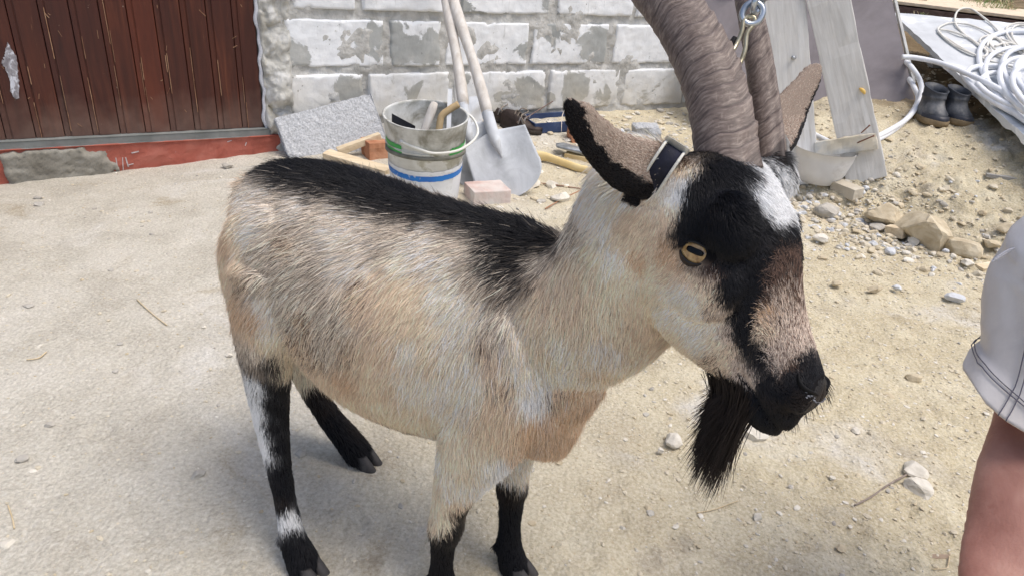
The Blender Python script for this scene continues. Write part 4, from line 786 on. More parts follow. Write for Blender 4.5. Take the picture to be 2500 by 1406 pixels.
for k, a in enumerate([
    (2245, 545, 145, 130, 'tan', 'big tan boulder embedded in the rubble berm, largest stone in the yard', 'rock'), (2335, 590, 90, 95, 'tan', 'second tan boulder against the right side of the big one', 'rock'),
    (2155, 520, 95, 60, 'tan', 'brown boulder shoulder behind the small upright wood block', 'rock'), (2230, 585, 40, 30, 'white', 'cream stone tucked under the front of the big boulder', 'stone'),
    (1842, 1048, 84, 42, 'white', 'flat white stone on the sand below the goat chin', 'stone'), (485, 1152, 32, 32, 'grey', 'lone grey angular stone on the dusty ground left of the hind legs', 'stone'),
    (101, 497, 26, 18, 'grey', 'grey stone lying in front of the door step, nearer of two', 'stone'), (94, 483, 30, 10, 'grey', 'flat grey stone chip in front of the door step, farther of two', 'stone'),
    (22, 1324, 38, 26, 'white', 'pale stone at the bottom left corner of the yard', 'stone'), (2228, 1138, 60, 52, 'white', 'upper piece of the broken white slab beside the stick', 'stone'), (2240, 1182, 62, 58, 'white', 'lower piece of the broken white slab beside the stick', 'stone'),
    (1848, 1258, 30, 22, 'white', 'small oval white pebble on the sand by itself under the beard', 'stone'), (2050, 1330, 22, 30, 'tan', 'long buff pebble standing out of the sand near the bottom', 'stone'), (2330, 722, 44, 28, 'blue', 'bluish white chip left of the shorts', 'stone'),
    (2187, 700, 26, 16, 'blue', 'bright bluish pebble on the sand under the boulders', 'stone'), (2230, 922, 48, 22, 'tan', 'flat buff stone on the sand right of the goat nose', 'stone'), (2170, 965, 26, 20, 'tan', 'rounded buff pebble beside the flat buff stone', 'stone'),
    (2090, 1050, 24, 18, 'white', 'round pale pebble right of the goat lips', 'stone'), (1640, 1066, 44, 40, 'white', 'chalky half-buried stone left of the beard', 'stone'), (1612, 1096, 20, 16, 'white', 'small pale pebble below the half-buried chalky stone', 'stone'),
    (55, 1118, 34, 22, 'grey', 'grey cobble near the left edge of the yard', 'stone'), (120, 1035, 30, 16, 'grey', 'half-sunk grey stone right of the left edge', 'stone'), (557, 866, 20, 10, 'white', 'white chip just left of the goat flank', 'stone'),
    (735, 1105, 30, 26, 'grey', 'grey stone pressed in the ground left of the lifted hind hoof', 'stone'), (835, 1270, 18, 16, 'white', 'pale pebble between hind and fore legs', 'stone'), (980, 1235, 22, 18, 'grey', 'grey pebble in front of the fore legs', 'stone'),
    (2360, 640, 36, 26, 'white', 'clean white chip at the foot of the berm near the shorts', 'stone'), (2455, 555, 46, 30, 'tan', 'tan stone on the bank by the waistband', 'stone'), (2420, 590, 40, 44, 'tan', 'pointed tan stone right of the two boulders', 'stone'),
    (2020, 515, 66, 44, 'grey', 'pale rubble lump right of the goat brow', 'stone'), (2145, 535, 46, 30, 'blue', 'bluish plaster lump left of the wood block', 'stone'), (2145, 552, 44, 24, 'grey', 'flat grey stone under the bluish plaster lump', 'stone'),
    (2095, 465, 34, 24, 'blue', 'bluish lump at the foot of the cleated plank', 'stone'), (2113, 455, 18, 22, 'blue', 'small upright bluish chip at the foot of the cleated plank', 'stone'), (1345, 450, 40, 30, 'white', 'white mortar flake left of the nape', 'stone'), (1370, 480, 52, 44, 'white', 'broad white mortar flake beside the neck', 'stone'),
    (1300, 445, 50, 44, 'white', 'rounded white mortar flake touching the front shovel blade', 'stone'), (2000, 580, 40, 24, 'white', 'chalk lump right of the goat eye', 'stone'), (2040, 690, 30, 20, 'tan', 'buff pebble on the sand right of the goat bridge', 'stone'), (2135, 705, 40, 24, 'tan', 'brown clod on the sand below the berm', 'stone'),
    (555, 405, 34, 18, 'grey', 'grey lump against the red step near the block', 'stone'), (370, 572, 16, 10, 'grey', 'small grey pebble on the bare ground before the door', 'stone'), (70, 745, 26, 14, 'grey', 'grey pebble at the left edge, middle distance', 'stone')]):
    stone(*a[:6], seed=100 + k, name=a[6])
lay('wood_block', 'pale weathered wood block lying on rubble under the cleated plank', 'wood block', noise_mat('pale_block', [(.3, (176, 166, 148)), (.7, (206, 198, 182))], 9, 7, .9, .4), 2064, 474, -1.05, (.125, .062, .05), (.0, .1), .0, .004)
lay('wood_block', 'small clean wooden block upright among the rubble left of the boulder', 'wood block', FRESHWOOD, 2187, 575, -.9, (.075, .045, .04), (.2, 0), 0, .002)
lay('wood_chip', 'flat yellowish wood chip lying near the shorts', 'wood chip', FRESHWOOD, 2408, 652, .45, (.085, .035, .012), (0, .1), 0, .001)
lay('wood_chip', 'grey splinter lying high on the bank right of the planks', 'wood chip', noise_mat('grey_splinter', [(.3, (140, 138, 136)), (.7, (168, 166, 162))], 9), 2445, 435, -.25, (.12, .022, .014), (0, 0), 0, .001)
lay('wood_chip', 'dark stick fragment at the bottom right before the leg', 'wood chip', noise_mat('brown_splinter', [(.3, (140, 120, 102)), (.7, (178, 160, 140))], 9, stretch=(1, 8, 8)), 2285, 1360, .10, (.062, .010, .008), (0, 0), 0, .001)
lay('wood_chip', 'tan wood sliver in front of the hind hoof', 'wood chip', FRESHWOOD, 826, 1180, -1.2, (.034, .006, .005), (0, 0), 0, .0005)
lay('wood_chip', 'broken pale stalk lying on the ground left of the fore legs', 'wood chip', FRESHWOOD, 815, 1312, .0, (.05, .005, .005), (0, 0), 0, .0005)
lay('wood_chip', 'pale peg half sunk at the bottom edge below the beard', 'wood chip', noise_mat('sunk_peg', [(.3, (150, 138, 112)), (.7, (176, 162, 136))], 9), 1838, 1385, -.9, (.03, .012, .01), (0, 0), 0, .001)
lay('wood_chip', 'short buff dowel piece above the broken slab', 'wood chip', noise_mat('buff_dowel', [(.3, (186, 172, 142)), (.7, (204, 192, 166))], 9), 2173, 1115, -1.2, (.032, .009, .008), (0, 0), 0, .002)
def twig(name, label, pts, r, mat, lift=.002):
    m = MB(); P = [hit(x, y) + Zv * (float(gz_at(hit(x, y)[0], hit(x, y)[1])[0] - hit(x, y)[2]) + r + lift) for x, y in pts]; m.tube(spline(P, 16), [r * (.8 + .3 * random.random()) for _ in range(16)], 7); tag(m.build(name, mat, None, True), label, 'twig')
TW = noise_mat('grey_twig', [(.3, (120, 108, 100)), (.7, (160, 148, 138))], 30, 5); STRAW = noise_mat('straw', [(.3, (190, 170, 136)), (.7, (214, 198, 168))], 30, 5)
twig('stick', 'thin grey stick pointing at the broken white slab', [(2083, 1241), (2125, 1217), (2165, 1190), (2212, 1164)], .0022, TW)
twig('straw', 'long tan straw on the bare ground left of the goat', [(335, 735), (372, 768), (408, 795)], .0018, STRAW)
twig('straw', 'curved pale straw near the left edge', [(66, 880), (95, 877), (114, 863)], .0018, STRAW)
twig('straw', 'pale straw standing near the bottom left corner', [(22, 1240), (32, 1270), (38, 1298)], .0015, STRAW)
twig('straw', 'long pale straw on the sand below the beard', [(1700, 1255), (1745, 1245), (1800, 1228)], .0011, STRAW)
twig('straw', 'bent straw at the bottom right before the leg', [(2270, 1398), (2305, 1395), (2313, 1378), (2315, 1362)], .0012, STRAW)
twig('straw', 'rusty straw across the rubble near the shovel', [(1330, 520), (1375, 492), (1420, 470)], .003, noise_mat('rust_straw', [(.3, (150, 110, 84)), (.7, (178, 140, 112))], 30, 5))
twig('straw', 'brown stalk lying in the rubble left of the neck', [(1310, 455), (1360, 462), (1420, 468)], .0035, noise_mat('brown_stalk', [(.3, (128, 100, 84)), (.7, (158, 130, 110))], 30, 5))
def scatter(name, n, sampler, size, mats, label, seed, flat=.6, sub=1):
    rg = np.random.default_rng(seed); VV = []; FF = []; MI = []; base = 0; proto = [rock(seed * 31 + q, (1, 1, flat), sub, .4, 5) for q in range(9)]
    for k in range(n):
        x, y = sampler(rg)
        z = float(gz_at(x, y)[0]) if False else None
        s = size(rg); V, Fc = proto[rg.integers(9)]; V = rotz(V * np.array([s, s * rg.uniform(.55, 1), s * rg.uniform(.5, 1)]), rg.uniform(0, 6.28))
        VV.append((V, x, y, s)); FF += [tuple(i + base for i in f) for f in Fc]; MI += [int(rg.integers(len(mats)))] * len(Fc); base += len(V)
    X = np.array([v[1] for v in VV]); Y = np.array([v[2] for v in VV]); Z_ = gz_at(X, Y)
    V = np.concatenate([v[0] + np.array([x, y, z + v[3] * flat * .22]) for (v, x, y, z) in zip(VV, X, Y, Z_)])
    o = meshobj(name, V, FF, mats, None, False, V.mean(0)); o.data.polygons.foreach_set('material_index', MI); return tag(o, label, name, kind='stuff')
def uni(x0, x1, y0, y1): return lambda rg: (rg.uniform(x0, x1), rg.uniform(y0, y1))
def yard(rg):
    while True:
        x, y = rg.uniform(-1.8, 1.7), rg.uniform(.55, 3.3)
        if rg.random() < (.32 + .68 * sstep(-.4, .7, np.array([x]))[0]) and ((np.array([x, y, 0]) - P0) @ WN) > .05: return x, y
def berm(rg):
    while True:
        p, q = rg.normal(-.05, .42), abs(rg.normal(0, .20)) * (1 if rg.random() < .35 else -1)
        x, y = 1.30 + .78 * p + .627 * q, 2.95 - .627 * p + .78 * q
        if p < 1.2 and ((np.array([x, y, 0]) - P0) @ WN) > .05: return x, y
def wallfoot(rg):
    while True:
        s, d = rg.uniform(.55, 2.3), abs(rg.normal(0, .45)) + .03
        if d < 1.3: v = P0 + WD * s + WN * d; return v[0], v[1]
lg = lambda lo, hi: (lambda rg: lo * (hi / lo) ** (rg.random() ** 2.2))
scatter('crumbs', 15000, yard, lg(.0014, .0048), [ST['dust'], ST['dust'], ST['tan']], 'fine earth crumbs and grit covering the yard', 13)
def right_yard(rg):
    while True:
        x, y = rg.uniform(-.1, 1.75), rg.uniform(.6, 2.9)
        if rg.random() < .25 + .75 * sstep(.0, .8, np.array([x]))[0]: return x, y
scatter('grit', 9000, right_yard, lg(.0020, .0075), [ST['dust'], ST['dust'], ST['tan'], ST['white']], 'coarse dusty grit over the sandy right half of the yard', 23)
scatter('gravel', 3400, yard, lg(.0026, .011), [ST['grey'], ST['tan'], ST['dust'], ST['white'], ST['dust']], 'fine gravel and crumbs strewn over the yard', 3)
scatter('rubble', 2600, berm, lg(.005, .024), [ST['grey'], ST['tan'], ST['white'], ST['dust'], ST['dust'], ST['tan'], ST['blue']], 'broken stone and mortar rubble along the foot of the bank', 5, .7, 2)
scatter('debris', 1000, wallfoot, lg(.005, .028), [ST['white'], ST['grey'], ST['white'], ST['tan']], 'mortar flakes and chips along the wall foot', 8, .5, 2)
def bank(rg): return rg.uniform(1.2, 2.9), rg.uniform(2.6, 4.6)
scatter('clods', 3600, bank, lg(.003, .017), [ST['tan'], ST['dust'], ST['dust']], 'earth clods and pebbles on the dug bank', 9, .7)
# ================================================================ GOAT
GA = math.radians(24)
GU = np.array([math.cos(GA), -math.sin(GA), 0]); GLt = np.array([math.sin(GA), math.cos(GA), 0]); G0 = np.array([.035, .845, 0])
def G(x, y, z): return G0 + GU * x + GLt * y + Zv * z
def head_frame(psi=50, th=18, rho=5, org=(1936, 562), dep=.70):
    p, t, r = [math.radians(a) for a in (psi, th, rho)]
    f0 = np.array([0, 1., 0]); n1 = np.array([math.sin(p), 0, -math.cos(p)]); l1 = np.array([math.cos(p), 0, math.sin(p)])
    f = math.cos(t) * f0 + math.sin(t) * n1; n = math.cos(t) * n1 - math.sin(t) * f0
    R = np.array([[math.cos(r), math.sin(r), 0], [-math.sin(r), math.cos(r), 0], [0, 0, 1]])
    return (at(*org, dep),) + tuple(CM @ (R @ v) for v in (f, n, l1))
HO, HF, HN, HL = head_frame()
def Hd(t, nn, ll): return HO + HF * t + HN * nn + HL * ll
def hinv(px, py, d): q = at(px, py, d) - HO; return q @ HF, q @ HN, q @ HL
goat = None
def gtube(pts):
    out = []
    for i, (c, r) in enumerate(pts):
        d = unit(np.subtract(pts[min(i + 1, len(pts) - 1)][0], pts[max(i - 1, 0)][0])); s_ = unit(np.cross(d, GU) if abs(d @ GU) < .9 else np.cross(d, Zv)); u_ = unit(np.cross(s_, d))
        rx, ry = r if isinstance(r, tuple) else (r, r); out.append((np.asarray(c), s_ * rx, u_ * ry, -u_ * ry))
    return out
def smooth_rings(rings, n):
    A = np.array([np.concatenate(r) for r in rings]); B = spline(A, n); return [(b[:3], b[3:6], b[6:9], b[9:12]) for b in B]
LEGS = dict(
    foreR=[(G(-.02, -.072, .42), (.042, .075)), (G(-.035, -.08, .34), (.038, .06)), (G(-.055, -.088, .27), (.030, .038)), (G(-.068, -.09, .21), .023), (G(-.072, -.092, .165), .0225), (G(-.074, -.093, .135), .017), (G(-.075, -.094, .09), .0145), (G(-.074, -.094, .055), .018), (G(-.062, -.094, .022), .021), (G(-.055, -.094, .004), .023)],
    foreL=[(G(.0, .068, .42), (.042, .075)), (G(-.01, .07, .34), (.038, .06)), (G(-.022, .06, .27), (.029, .036)), (G(-.026, .05, .21), .023), (G(-.024, .042, .165), .0225), (G(-.02, .036, .135), .017), (G(-.014, .027, .09), .015), (G(-.01, .022, .055), .018), (G(.004, .017, .022), .021), (G(.012, .015, .004), .023)],
    hindR=[(G(-.37, -.085, .53), (.06, .09)), (G(-.385, -.10, .45), (.048, .07)), (G(-.395, -.11, .37), (.033, .045)), (G(-.392, -.115, .29), (.022, .029)), (G(-.382, -.122, .235), (.0185, .023)), (G(-.362, -.135, .17), .0155), (G(-.343, -.146, .11), .0145), (G(-.327, -.154, .06), .018), (G(-.305, -.159, .024), .022), (G(-.297, -.160, .004), .024)],
    hindL=[(G(-.37, .085, .53), (.06, .09)), (G(-.41, .095, .44), (.048, .07)), (G(-.455, .10, .35), (.034, .046)), (G(-.50, .10, .27), (.025, .033)), (G(-.53, .103, .205), (.022, .027)), (G(-.51, .105, .15), .0195), (G(-.475, .105, .10), .0185), (G(-.43, .106, .055), .021), (G(-.395, .106, .024), .023), (G(-.382, .106, .004), .025)])
EARS = {}
def ear_rings(base, mid, tip, w, wside, nrm):
    c = spline([base, mid, tip], 18); out = []
    for i, p in enumerate(c):
        t = i / 17; d = unit(c[min(i + 1, 17)] - c[max(i - 1, 0)]); s_ = unit(wside - d * (wside @ d)); u_ = unit(np.cross(d, s_))
        ww = w * (.80 + .20 * sstep(0, .22, np.array([t]))[0]) * (1 - .44 * sstep(.25, .95, np.array([t]))[0]) * (1 - sstep(.86, 1.03, np.array([t]))[0] * .80)
        th_ = .0062 + .012 * (1 - t) ** 4; out.append((p, s_ * ww, u_ * th_, -u_ * th_))
    return out
def build_goat_mesh():
    mb = MB()
    tor = [(.085, .42, .05, .06, .035), (.07, .435, .10, .12, .070), (.04, .46, .14, .155, .094), (-.02, .475, .168, .182, .110), (-.09, .48, .163, .198, .126), (-.18, .48, .160, .206, .144), (-.27, .495, .152, .212, .149), (-.35, .515, .136, .188, .138), (-.42, .53, .116, .135, .115), (-.47, .53, .095, .10, .09), (-.495, .53, .045, .06, .045)]
    mb.loft(smooth_rings([(G(x, 0, z), GLt * w, Zv * u, Zv * -d) for x, z, u, d, w in tor], 40), 40)
    hd = [(-.115, -.05, -.09, .03), (-.10, -.022, -.12, .05), (-.075, -.006, -.145, .060), (-.04, .0, -.165, .062), (0, .0, -.170, .058), (.03, -.008, -.172, .050), (.06, -.018, -.165, .041), (.095, -.024, -.143, .0345), (.125, -.027, -.120, .032), (.148, -.030, -.108, .032), (.161, -.036, -.10, .030), (.169, -.046, -.09, .025), (.173, -.056, -.08, .015)]
    mb.loft(smooth_rings([(Hd(t, (a + b_) / 2, 0), HL * w, HN * (a - b_) / 2, HN * (b_ - a) / 2) for t, a, b_, w in hd], 44), 40, ex=.86)
    nk = [(G(-.03, 0, .52), .09, .13), (G(.045, -.01, .545), .081, .109), (G(.11, -.03, .60), .067, .089), (Hd(-.080, -.118, 0), .060, .088), (Hd(-.03, -.095, 0), .05, .075)]; out = []
    for i, (c, w, h) in enumerate(nk):
        d = unit(nk[min(i + 1, 4)][0] - nk[max(i - 1, 0)][0]); s_ = unit(np.cross(Zv, d)); u_ = unit(np.cross(d, s_)); out.append((c, s_ * w, u_ * h, -u_ * h))
    mb.loft(smooth_rings(out, 24), 36)
    for k, p in LEGS.items(): mb.loft(smooth_rings(gtube([(c, tuple(v * (1.14 if i > 2 else 1) for v in r) if isinstance(r, tuple) else r * (1.14 if 2 < i < 9 else 1)) for i, (c, r) in enumerate(p)]), 40), 24)
    def blob(c, X, Y, Z_): V, Fc = ico(3); V = c + np.outer(V[:, 0], X) + np.outer(V[:, 1], Y) + np.outer(V[:, 2], Z_); mb.add(V, Fc)
    for sg in (-1, 1):
        blob(Hd(-.022, -.036, sg * .056), HF * .034, HN * .028, HL * .016)      # brow over the orbit
        blob(Hd(.018, -.085, sg * .050), HF * .040, HN * .040, HL * .012)       # cheek
        blob(Hd(.150, -.056, sg * .023), HF * .020, HN * .022, HL * .013)       # nostril wing
        blob(G(-.38, sg * .085, .50), GU * .10, GLt * .055, Zv * .12)           # thigh
        blob(G(-.02, sg * .085, .44), GU * .07, GLt * .035, Zv * .13)           # shoulder
        k = 'R' if sg < 0 else 'L'; kp = LEGS['hind' + k]; hk = kp[3][0]
        blob(hk - GU * .022 + Zv * .004, GU * .014, GLt * .012, Zv * .03)       # point of hock
        for fx in ('fore', 'hind'):
            fp = LEGS[fx + k][-3][0]
            for q in (-1, 1): blob(fp - GU * .017 + GLt * .010 * q + Zv * -.004, GU * .008, GLt * .006, Zv * .010)   # dewclaws
    blob(Hd(-.078, -.038, .056), HF * .036, HN * .032, HL * .030); blob(G(.065, -.01, .475), GU * .05, GLt * .065, Zv * .10); blob(Hd(.152, -.088, 0), HF * .034, HN * .031, HL * .029)                   # lower lip and chin
    blob(G(-.15, 0, .315), GU * .11, GLt * .05, Zv * .03)                       # belly keel
    blob(G(-.30, 0, .34), GU * .06, GLt * .022, Zv * .035)
    mb.loft(gtube([(G(-.47, .0, .60), .03), (G(-.505, .005, .585), .026), (G(-.52, .012, .54), .022), (G(-.522, .02, .49), .012)]), 16)
    mb.loft(smooth_rings(gtube([(Hd(-.035, -.055, .025), .032), (Hd(-.055, -.048, .038), .030), (at(1884, 420, .768), .0265), (at(1880, 392, .768), .0195), (at(1880, 380, .768), .015)]), 16), 20)
    EARS['R'] = ear_rings(at(1642, 436, .732), at(1505, 384, .70), at(1381, 246, .662), .031, CM @ [-.45, .85, .25], None)
    EARS['L'] = ear_rings(at(1885, 350, .80), at(1935, 265, .835), at(2000, 160, .88), .030, CM @ [.75, .55, .35], None)
    mb.loft(EARS['R'], 20); mb.loft(EARS['L'], 20)
    tmp = mb.build('tmp', None, None); md = tmp.modifiers.new('r', 'REMESH'); md.mode = 'VOXEL'; md.voxel_size = .0042; md.use_smooth_shade = True
    sm = tmp.modifiers.new('s', 'SMOOTH'); sm.iterations = 7; sm.factor = .5
    dg = bpy.context.evaluated_depsgraph_get(); me = bpy.data.meshes.new_from_object(tmp.evaluated_get(dg)); me.name = 'goat'
    off = np.array(tmp.location); bpy.data.objects.remove(tmp)
    n = len(me.vertices); co = np.empty(n * 3); me.vertices.foreach_get('co', co); co = co.reshape(-1, 3) + off
    # carve nostrils, mouth line and the eye sockets
    q = co - HO; t, nn, ll = q @ HF, q @ HN, q @ HL
    nv = np.empty(n * 3); me.vertex_normals.foreach_get('vector', nv) if hasattr(me, 'vertex_normals') else me.vertices.foreach_get('normal', nv); nv = nv.reshape(-1, 3)
    near = (t > .09) & (t < .2)
    nost = np.exp(-(((t - .160) / .011) ** 2 + ((nn + .066) / .006) ** 2 + ((np.abs(ll) - .019) / .010) ** 2))
    mouth = np.exp(-((nn + .088 + .10 * (.165 - t)) / .0045) ** 2) * sstep(.10, .125, t)
    phil = np.exp(-(ll / .004) ** 2) * sstep(.150, .165, t) * sstep(-.09, -.06, nn)
    co = co - nv * (near * (nost * .015 + mouth * .0045 + phil * .003))[:, None]
    orb = 0 * np.exp(-(((t + .012) / .020) ** 2 + ((nn + .072) / .013) ** 2)) * (np.abs(ll) > .03) * (np.abs(t) < .1)
    co = co - nv * (orb * .006)[:, None]
    co[:, 2] = np.maximum(co[:, 2], .001)
    org = G(-.2, 0, 0); me.vertices.foreach_set('co', (co - org).ravel()); me.update()
    me.polygons.foreach_set('use_smooth', [True] * len(me.polygons))
    o = bpy.data.objects.new('goat', me); o.location = Vector(org.tolist()); o.matrix_world = Matrix.Translation(o.location); COL.objects.link(o)
    return o, co
goat, GCO = build_goat_mesh()
tag(goat, 'cream, grey and black bearded goat with long ridged horns standing in the yard', 'goat')
GFC = [tuple(p.vertices) for p in goat.data.polygons]
GBVH = BVHTree.FromPolygons([Vector(v) for v in GCO.tolist()], GFC)
def gcast(px, py):
    r = ray(px, py); h = GBVH.ray_cast(Vector(CAM.tolist()), Vector(r.tolist()))
    if h[0] is None:                                              # just outside the silhouette: nearest body point to the ray
        best = None
        for tt in np.linspace(.5, 1.7, 60):
            q = GBVH.find_nearest(Vector((CAM + r * tt).tolist()))
            if best is None or q[3] < best[3]: best = q
        h = best
    return np.array(h[0]), np.array(h[1])
# ---- coat map: seeds traced on the coat (photo pixel -> point on the body), mirrored to the far side
CC = dict(k=(20, 20, 25), n=(40, 33, 30), b=(92, 70, 58), m=(122, 98, 86), p=(212, 194, 178), o=(212, 181, 150), t=(230, 207, 182), c=(240, 219, 193), l=(241, 225, 203), g=(230, 216, 199), d=(152, 138, 124), w=(250, 250, 250), y=(236, 219, 192))
# code: (main colour, second colour, share of the second)
CODE = {'K': 'kk0', 'k': 'kn2', 'N': 'nk3', 'g': 'gd3', 'G': 'gd6', 's': 'gw3', 'D': 'dk3', 't': 'tc3', 'T': 'tp3', 'c': 'cl4', 'l': 'lw3', 'w': 'ww0', 'o': 'ot4', 'O': 'op4', 'B': 'bp4', 'M': 'mk3', 'P': 'pb3', 'y': 'yc3', 'e': 'pm3', 'x': 'gd4', 'r': 'tb3', 'q': 'kg2', 'h': 'wk2'}
SEEDS = []
def S(ln, lift, dx, dy, s, mir=True):
    for a in s.split():
        x, y, c = a.split(','); SEEDS.append((int(x), int(y), c, ln, lift, dx, dy, mir))
# back ridge (hair stands)
S(.028, .45, -1, -.10, '640,392,K 690,385,K 760,402,K 830,432,K 900,462,K 980,488,K 1060,497,K 1130,507,K 1200,540,K 1270,575,K 1310,585,K 730,415,K 800,448,K 870,475,K 950,500,K 720,400,K 795,428,K 865,458,K 940,484,K 1020,498,K 1095,508,K 1165,530,K 1235,562,K 1010,505,K 1080,515,K 1150,525,K 700,415,K 660,405,K 920,482,K')
S(.028, .28, -1, .25, '640,420,K 700,435,K 780,455,K 870,482,K 960,508,K 1040,518,K 740,440,K 830,468,K 915,496,K 1000,514,K 700,452,q 780,478,q 870,506,q 960,532,q 1040,538,k 1120,540,k 1180,560,k 1230,590,K 1290,610,K 1340,600,K 1200,600,q 1250,640,k 1300,640,k 1350,580,k')
S(.034, .22, -.75, .65, '1220,660,q 1265,680,q 1200,640,q 1300,670,D 1190,690,x 1235,710,D 1250,740,x 1210,750,g 1180,660,x 1330,640,x')
S(.034, .20, -1, .35, '620,470,s 660,470,s 690,480,x 750,500,s 800,505,x 850,525,s 910,545,s 960,550,x 1010,560,g 1060,580,s 1120,590,x 1160,610,g 640,530,s 590,470,x 620,440,x')
S(.032, .15, -1, .5, '690,540,x 740,560,x 720,590,r 780,590,x 830,570,s 870,600,g 640,600,x 690,640,g 740,640,x 800,640,x 850,650,s 900,620,s 960,610,g 1010,630,l 1060,640,s 1110,650,l 1150,660,g 620,560,s')
S(.028, .12, -.25, 1, '572,510,t 560,570,o 553,630,t 560,690,t 575,730,o 600,780,o 590,540,t 585,620,t 600,690,r 620,760,o 610,820,t 580,480,t')
S(.030, .12, -.55, .85, '640,680,g 640,740,s 655,800,l 690,870,y 660,840,y 700,900,y 740,930,y 690,700,g 740,720,x 780,700,x 830,710,g 880,700,r 930,690,T 980,690,t 1030,690,t 1080,700,l 1130,710,l 1180,740,l 700,770,g 750,770,r 800,770,g 850,780,g 900,770,T 950,770,t 1000,760,t 1050,770,t 1100,780,l 1150,800,l')
S(.030, .12, -.25, 1, '720,830,r 760,860,r 800,840,g 850,850,r 900,850,t 950,850,t 1000,850,l 1050,860,t 1100,860,l 1150,870,l 760,910,T 800,930,t 850,920,o 900,930,t 950,930,t 1000,930,l 1050,940,l 1100,940,l 820,970,c 880,990,t 940,990,c 1000,1010,c 960,1030,y 1040,1010,c 1090,1000,l 1180,820,r 1200,870,T 1160,930,l 1140,980,l')
S(.030, .12, -.1, 1, '1220,800,g 1200,760,G 1260,790,l 1300,730,c 1340,690,t 1260,860,l 1310,820,c 1230,930,r 1280,920,l 1310,960,w 1330,900,l 1220,980,t 1190,1020,t 1250,1020,t 1200,1060,t 1290,1030,o 1330,1010,O 1360,960,r 1380,1000,o 1400,960,o 1390,1050,o 1340,1060,o 1300,1090,O 1330,1110,o 1120,1040,c 1080,1060,c 1150,1080,c 1350,860,c 1390,900,l')
# near fore leg, armpit fluff
S(.026, .14, .15, 1, '1060,1110,l 1060,1160,c 1065,1220,c 1080,1260,c 1100,1130,c 1110,1190,l 1140,1140,c 1180,1150,l 1220,1150,w 1190,1185,w 1150,1190,l 1260,1150,l 1110,1225,t 1070,1285,c')
S(.016, .16, .0, 1, '1125,1250,N 1105,1290,K 1080,1310,K 1060,1330,K 1100,1350,K 1070,1400,K 1235,1205,N 1215,1250,K 1250,1260,K 1220,1300,K 1250,1330,K 1235,1380,K 1280,1370,K 1205,1330,K')
# near hind leg
S(.022, .14, .1, 1, '625,860,x 622,900,D 618,930,h 622,980,h 634,1040,w 646,1090,w 628,1010,w 610,840,x')
S(.016, .16, .1, 1, '650,880,K 665,870,K 648,930,K 660,980,K 665,1040,K 672,1090,K 670,890,K 690,940,K 680,1000,K 700,1020,K 685,1080,K 705,1100,K 690,1150,K 680,1190,K 705,1200,K 690,1230,N 700,1262,w 720,1268,w 698,1274,h 690,1245,K 725,1240,K 710,1300,K 740,1310,K 700,1340,K 740,1370,K 770,1390,K')
# far hind leg and under the belly
S(.022, .22, .5, 1, '780,1000,N 810,1040,K 840,1080,K 880,1100,K 850,1020,N 880,1040,N 900,1045,B 760,960,N 940,1048,B 990,1058,B')
# neck
S(.034, .22, -.5, .85, '1360,560,q 1390,520,x 1420,500,x 1450,470,s 1480,450,s 1500,430,s 1430,540,x 1470,510,s 1500,490,l 1380,590,D 1420,580,g 1560,400,s')
S(.030, .14, -.12, 1, '1370,640,c 1410,640,t 1450,600,c 1490,560,l 1505,610,l 1370,740,t 1420,720,t 1470,680,c 1500,670,c 1400,800,c 1450,780,c 1500,740,c 1540,730,t 1550,770,t 1440,860,l 1480,830,s 1510,800,c 1530,810,t 1420,920,l 1460,900,t 1380,830,l')
S(.040, .6, -.7, -.6, '1600,345,l 1580,360,l 1640,318,l 1620,330,l 1560,380,s 1540,400,s')
S(.007, .15, -.5, .8, '1655,350,b 1665,390,b 1640,380,t 1680,360,K 1640,400,t 1660,410,t')
CC['b'] = (92, 70, 58); CODE['b'] = 'bp4'
# head: cheek and temple
S(.014, .14, -.55, .8, '1540,530,t 1560,570,t 1530,580,c 1560,620,o 1590,550,t 1600,600,t 1540,650,c 1570,690,c 1600,660,c 1610,720,c 1580,740,c 1620,770,l 1650,720,l 1660,770,l 1690,800,l 1640,810,c 1700,830,l 1680,850,c 1720,790,l 1700,750,l')
S(.009, .12, -.6, .7, '1630,590,o 1625,620,o 1650,640,o 1640,670,t 1690,680,t 1680,720,l 1720,690,r 1720,720,c 1745,740,r 1740,790,l 1760,770,P 1750,830,c 1770,810,P 1790,850,r 1740,880,r 1770,880,t 1800,890,e 1760,920,r 1725,900,r 1830,915,e')
S(.010, .10, -.2, 1, '1683,412,l 1668,440,w 1656,470,w 1645,495,l 1632,525,t')
# head: black forehead, brow, side stripe
S(.012, .14, -.2, .6, '1700,415,K 1690,445,K 1680,472,K 1668,500,K 1660,530,K 1655,560,K 1662,585,K 1690,590,K 1715,590,K 1740,600,K 1700,530,K 1690,560,K 1725,560,K 1755,545,K 1760,580,K 1745,625,K 1760,650,K')
S(.013, .16, .5, .6, '1760,405,K 1800,415,K 1730,420,K 1700,440,K 1740,430,K 1790,425,K 1830,430,K 1720,480,K 1770,470,K 1820,470,K 1690,500,K 1680,550,K 1740,530,k 1800,520,K 1850,530,K 1720,400,K 1660,570,K 1780,560,K 1830,570,K 1870,560,K 1710,560,k')
S(.008, .10, .3, 1, '1760,610,K 1790,640,K 1750,640,N 1740,660,B 1770,690,K 1830,620,K 1860,620,K 1810,720,K 1840,680,K 1790,700,K 1820,690,K 1850,665,K 1855,700,K 1842,735,K 1815,750,K 1825,790,K 1795,785,K 1808,812,K 1858,850,K 1868,875,K 1820,845,K 1800,760,K 1830,770,K 1820,810,K 1850,830,K 1810,840,k 1850,880,K 1880,910,K 1850,930,K 1840,960,K 1880,950,K 1800,930,K 1820,960,K 1780,960,K 1860,1000,K 1870,975,N 1905,990,N 1935,985,N 1900,1030,K 1940,1015,K 1980,1000,K 1910,960,K 1770,730,k')
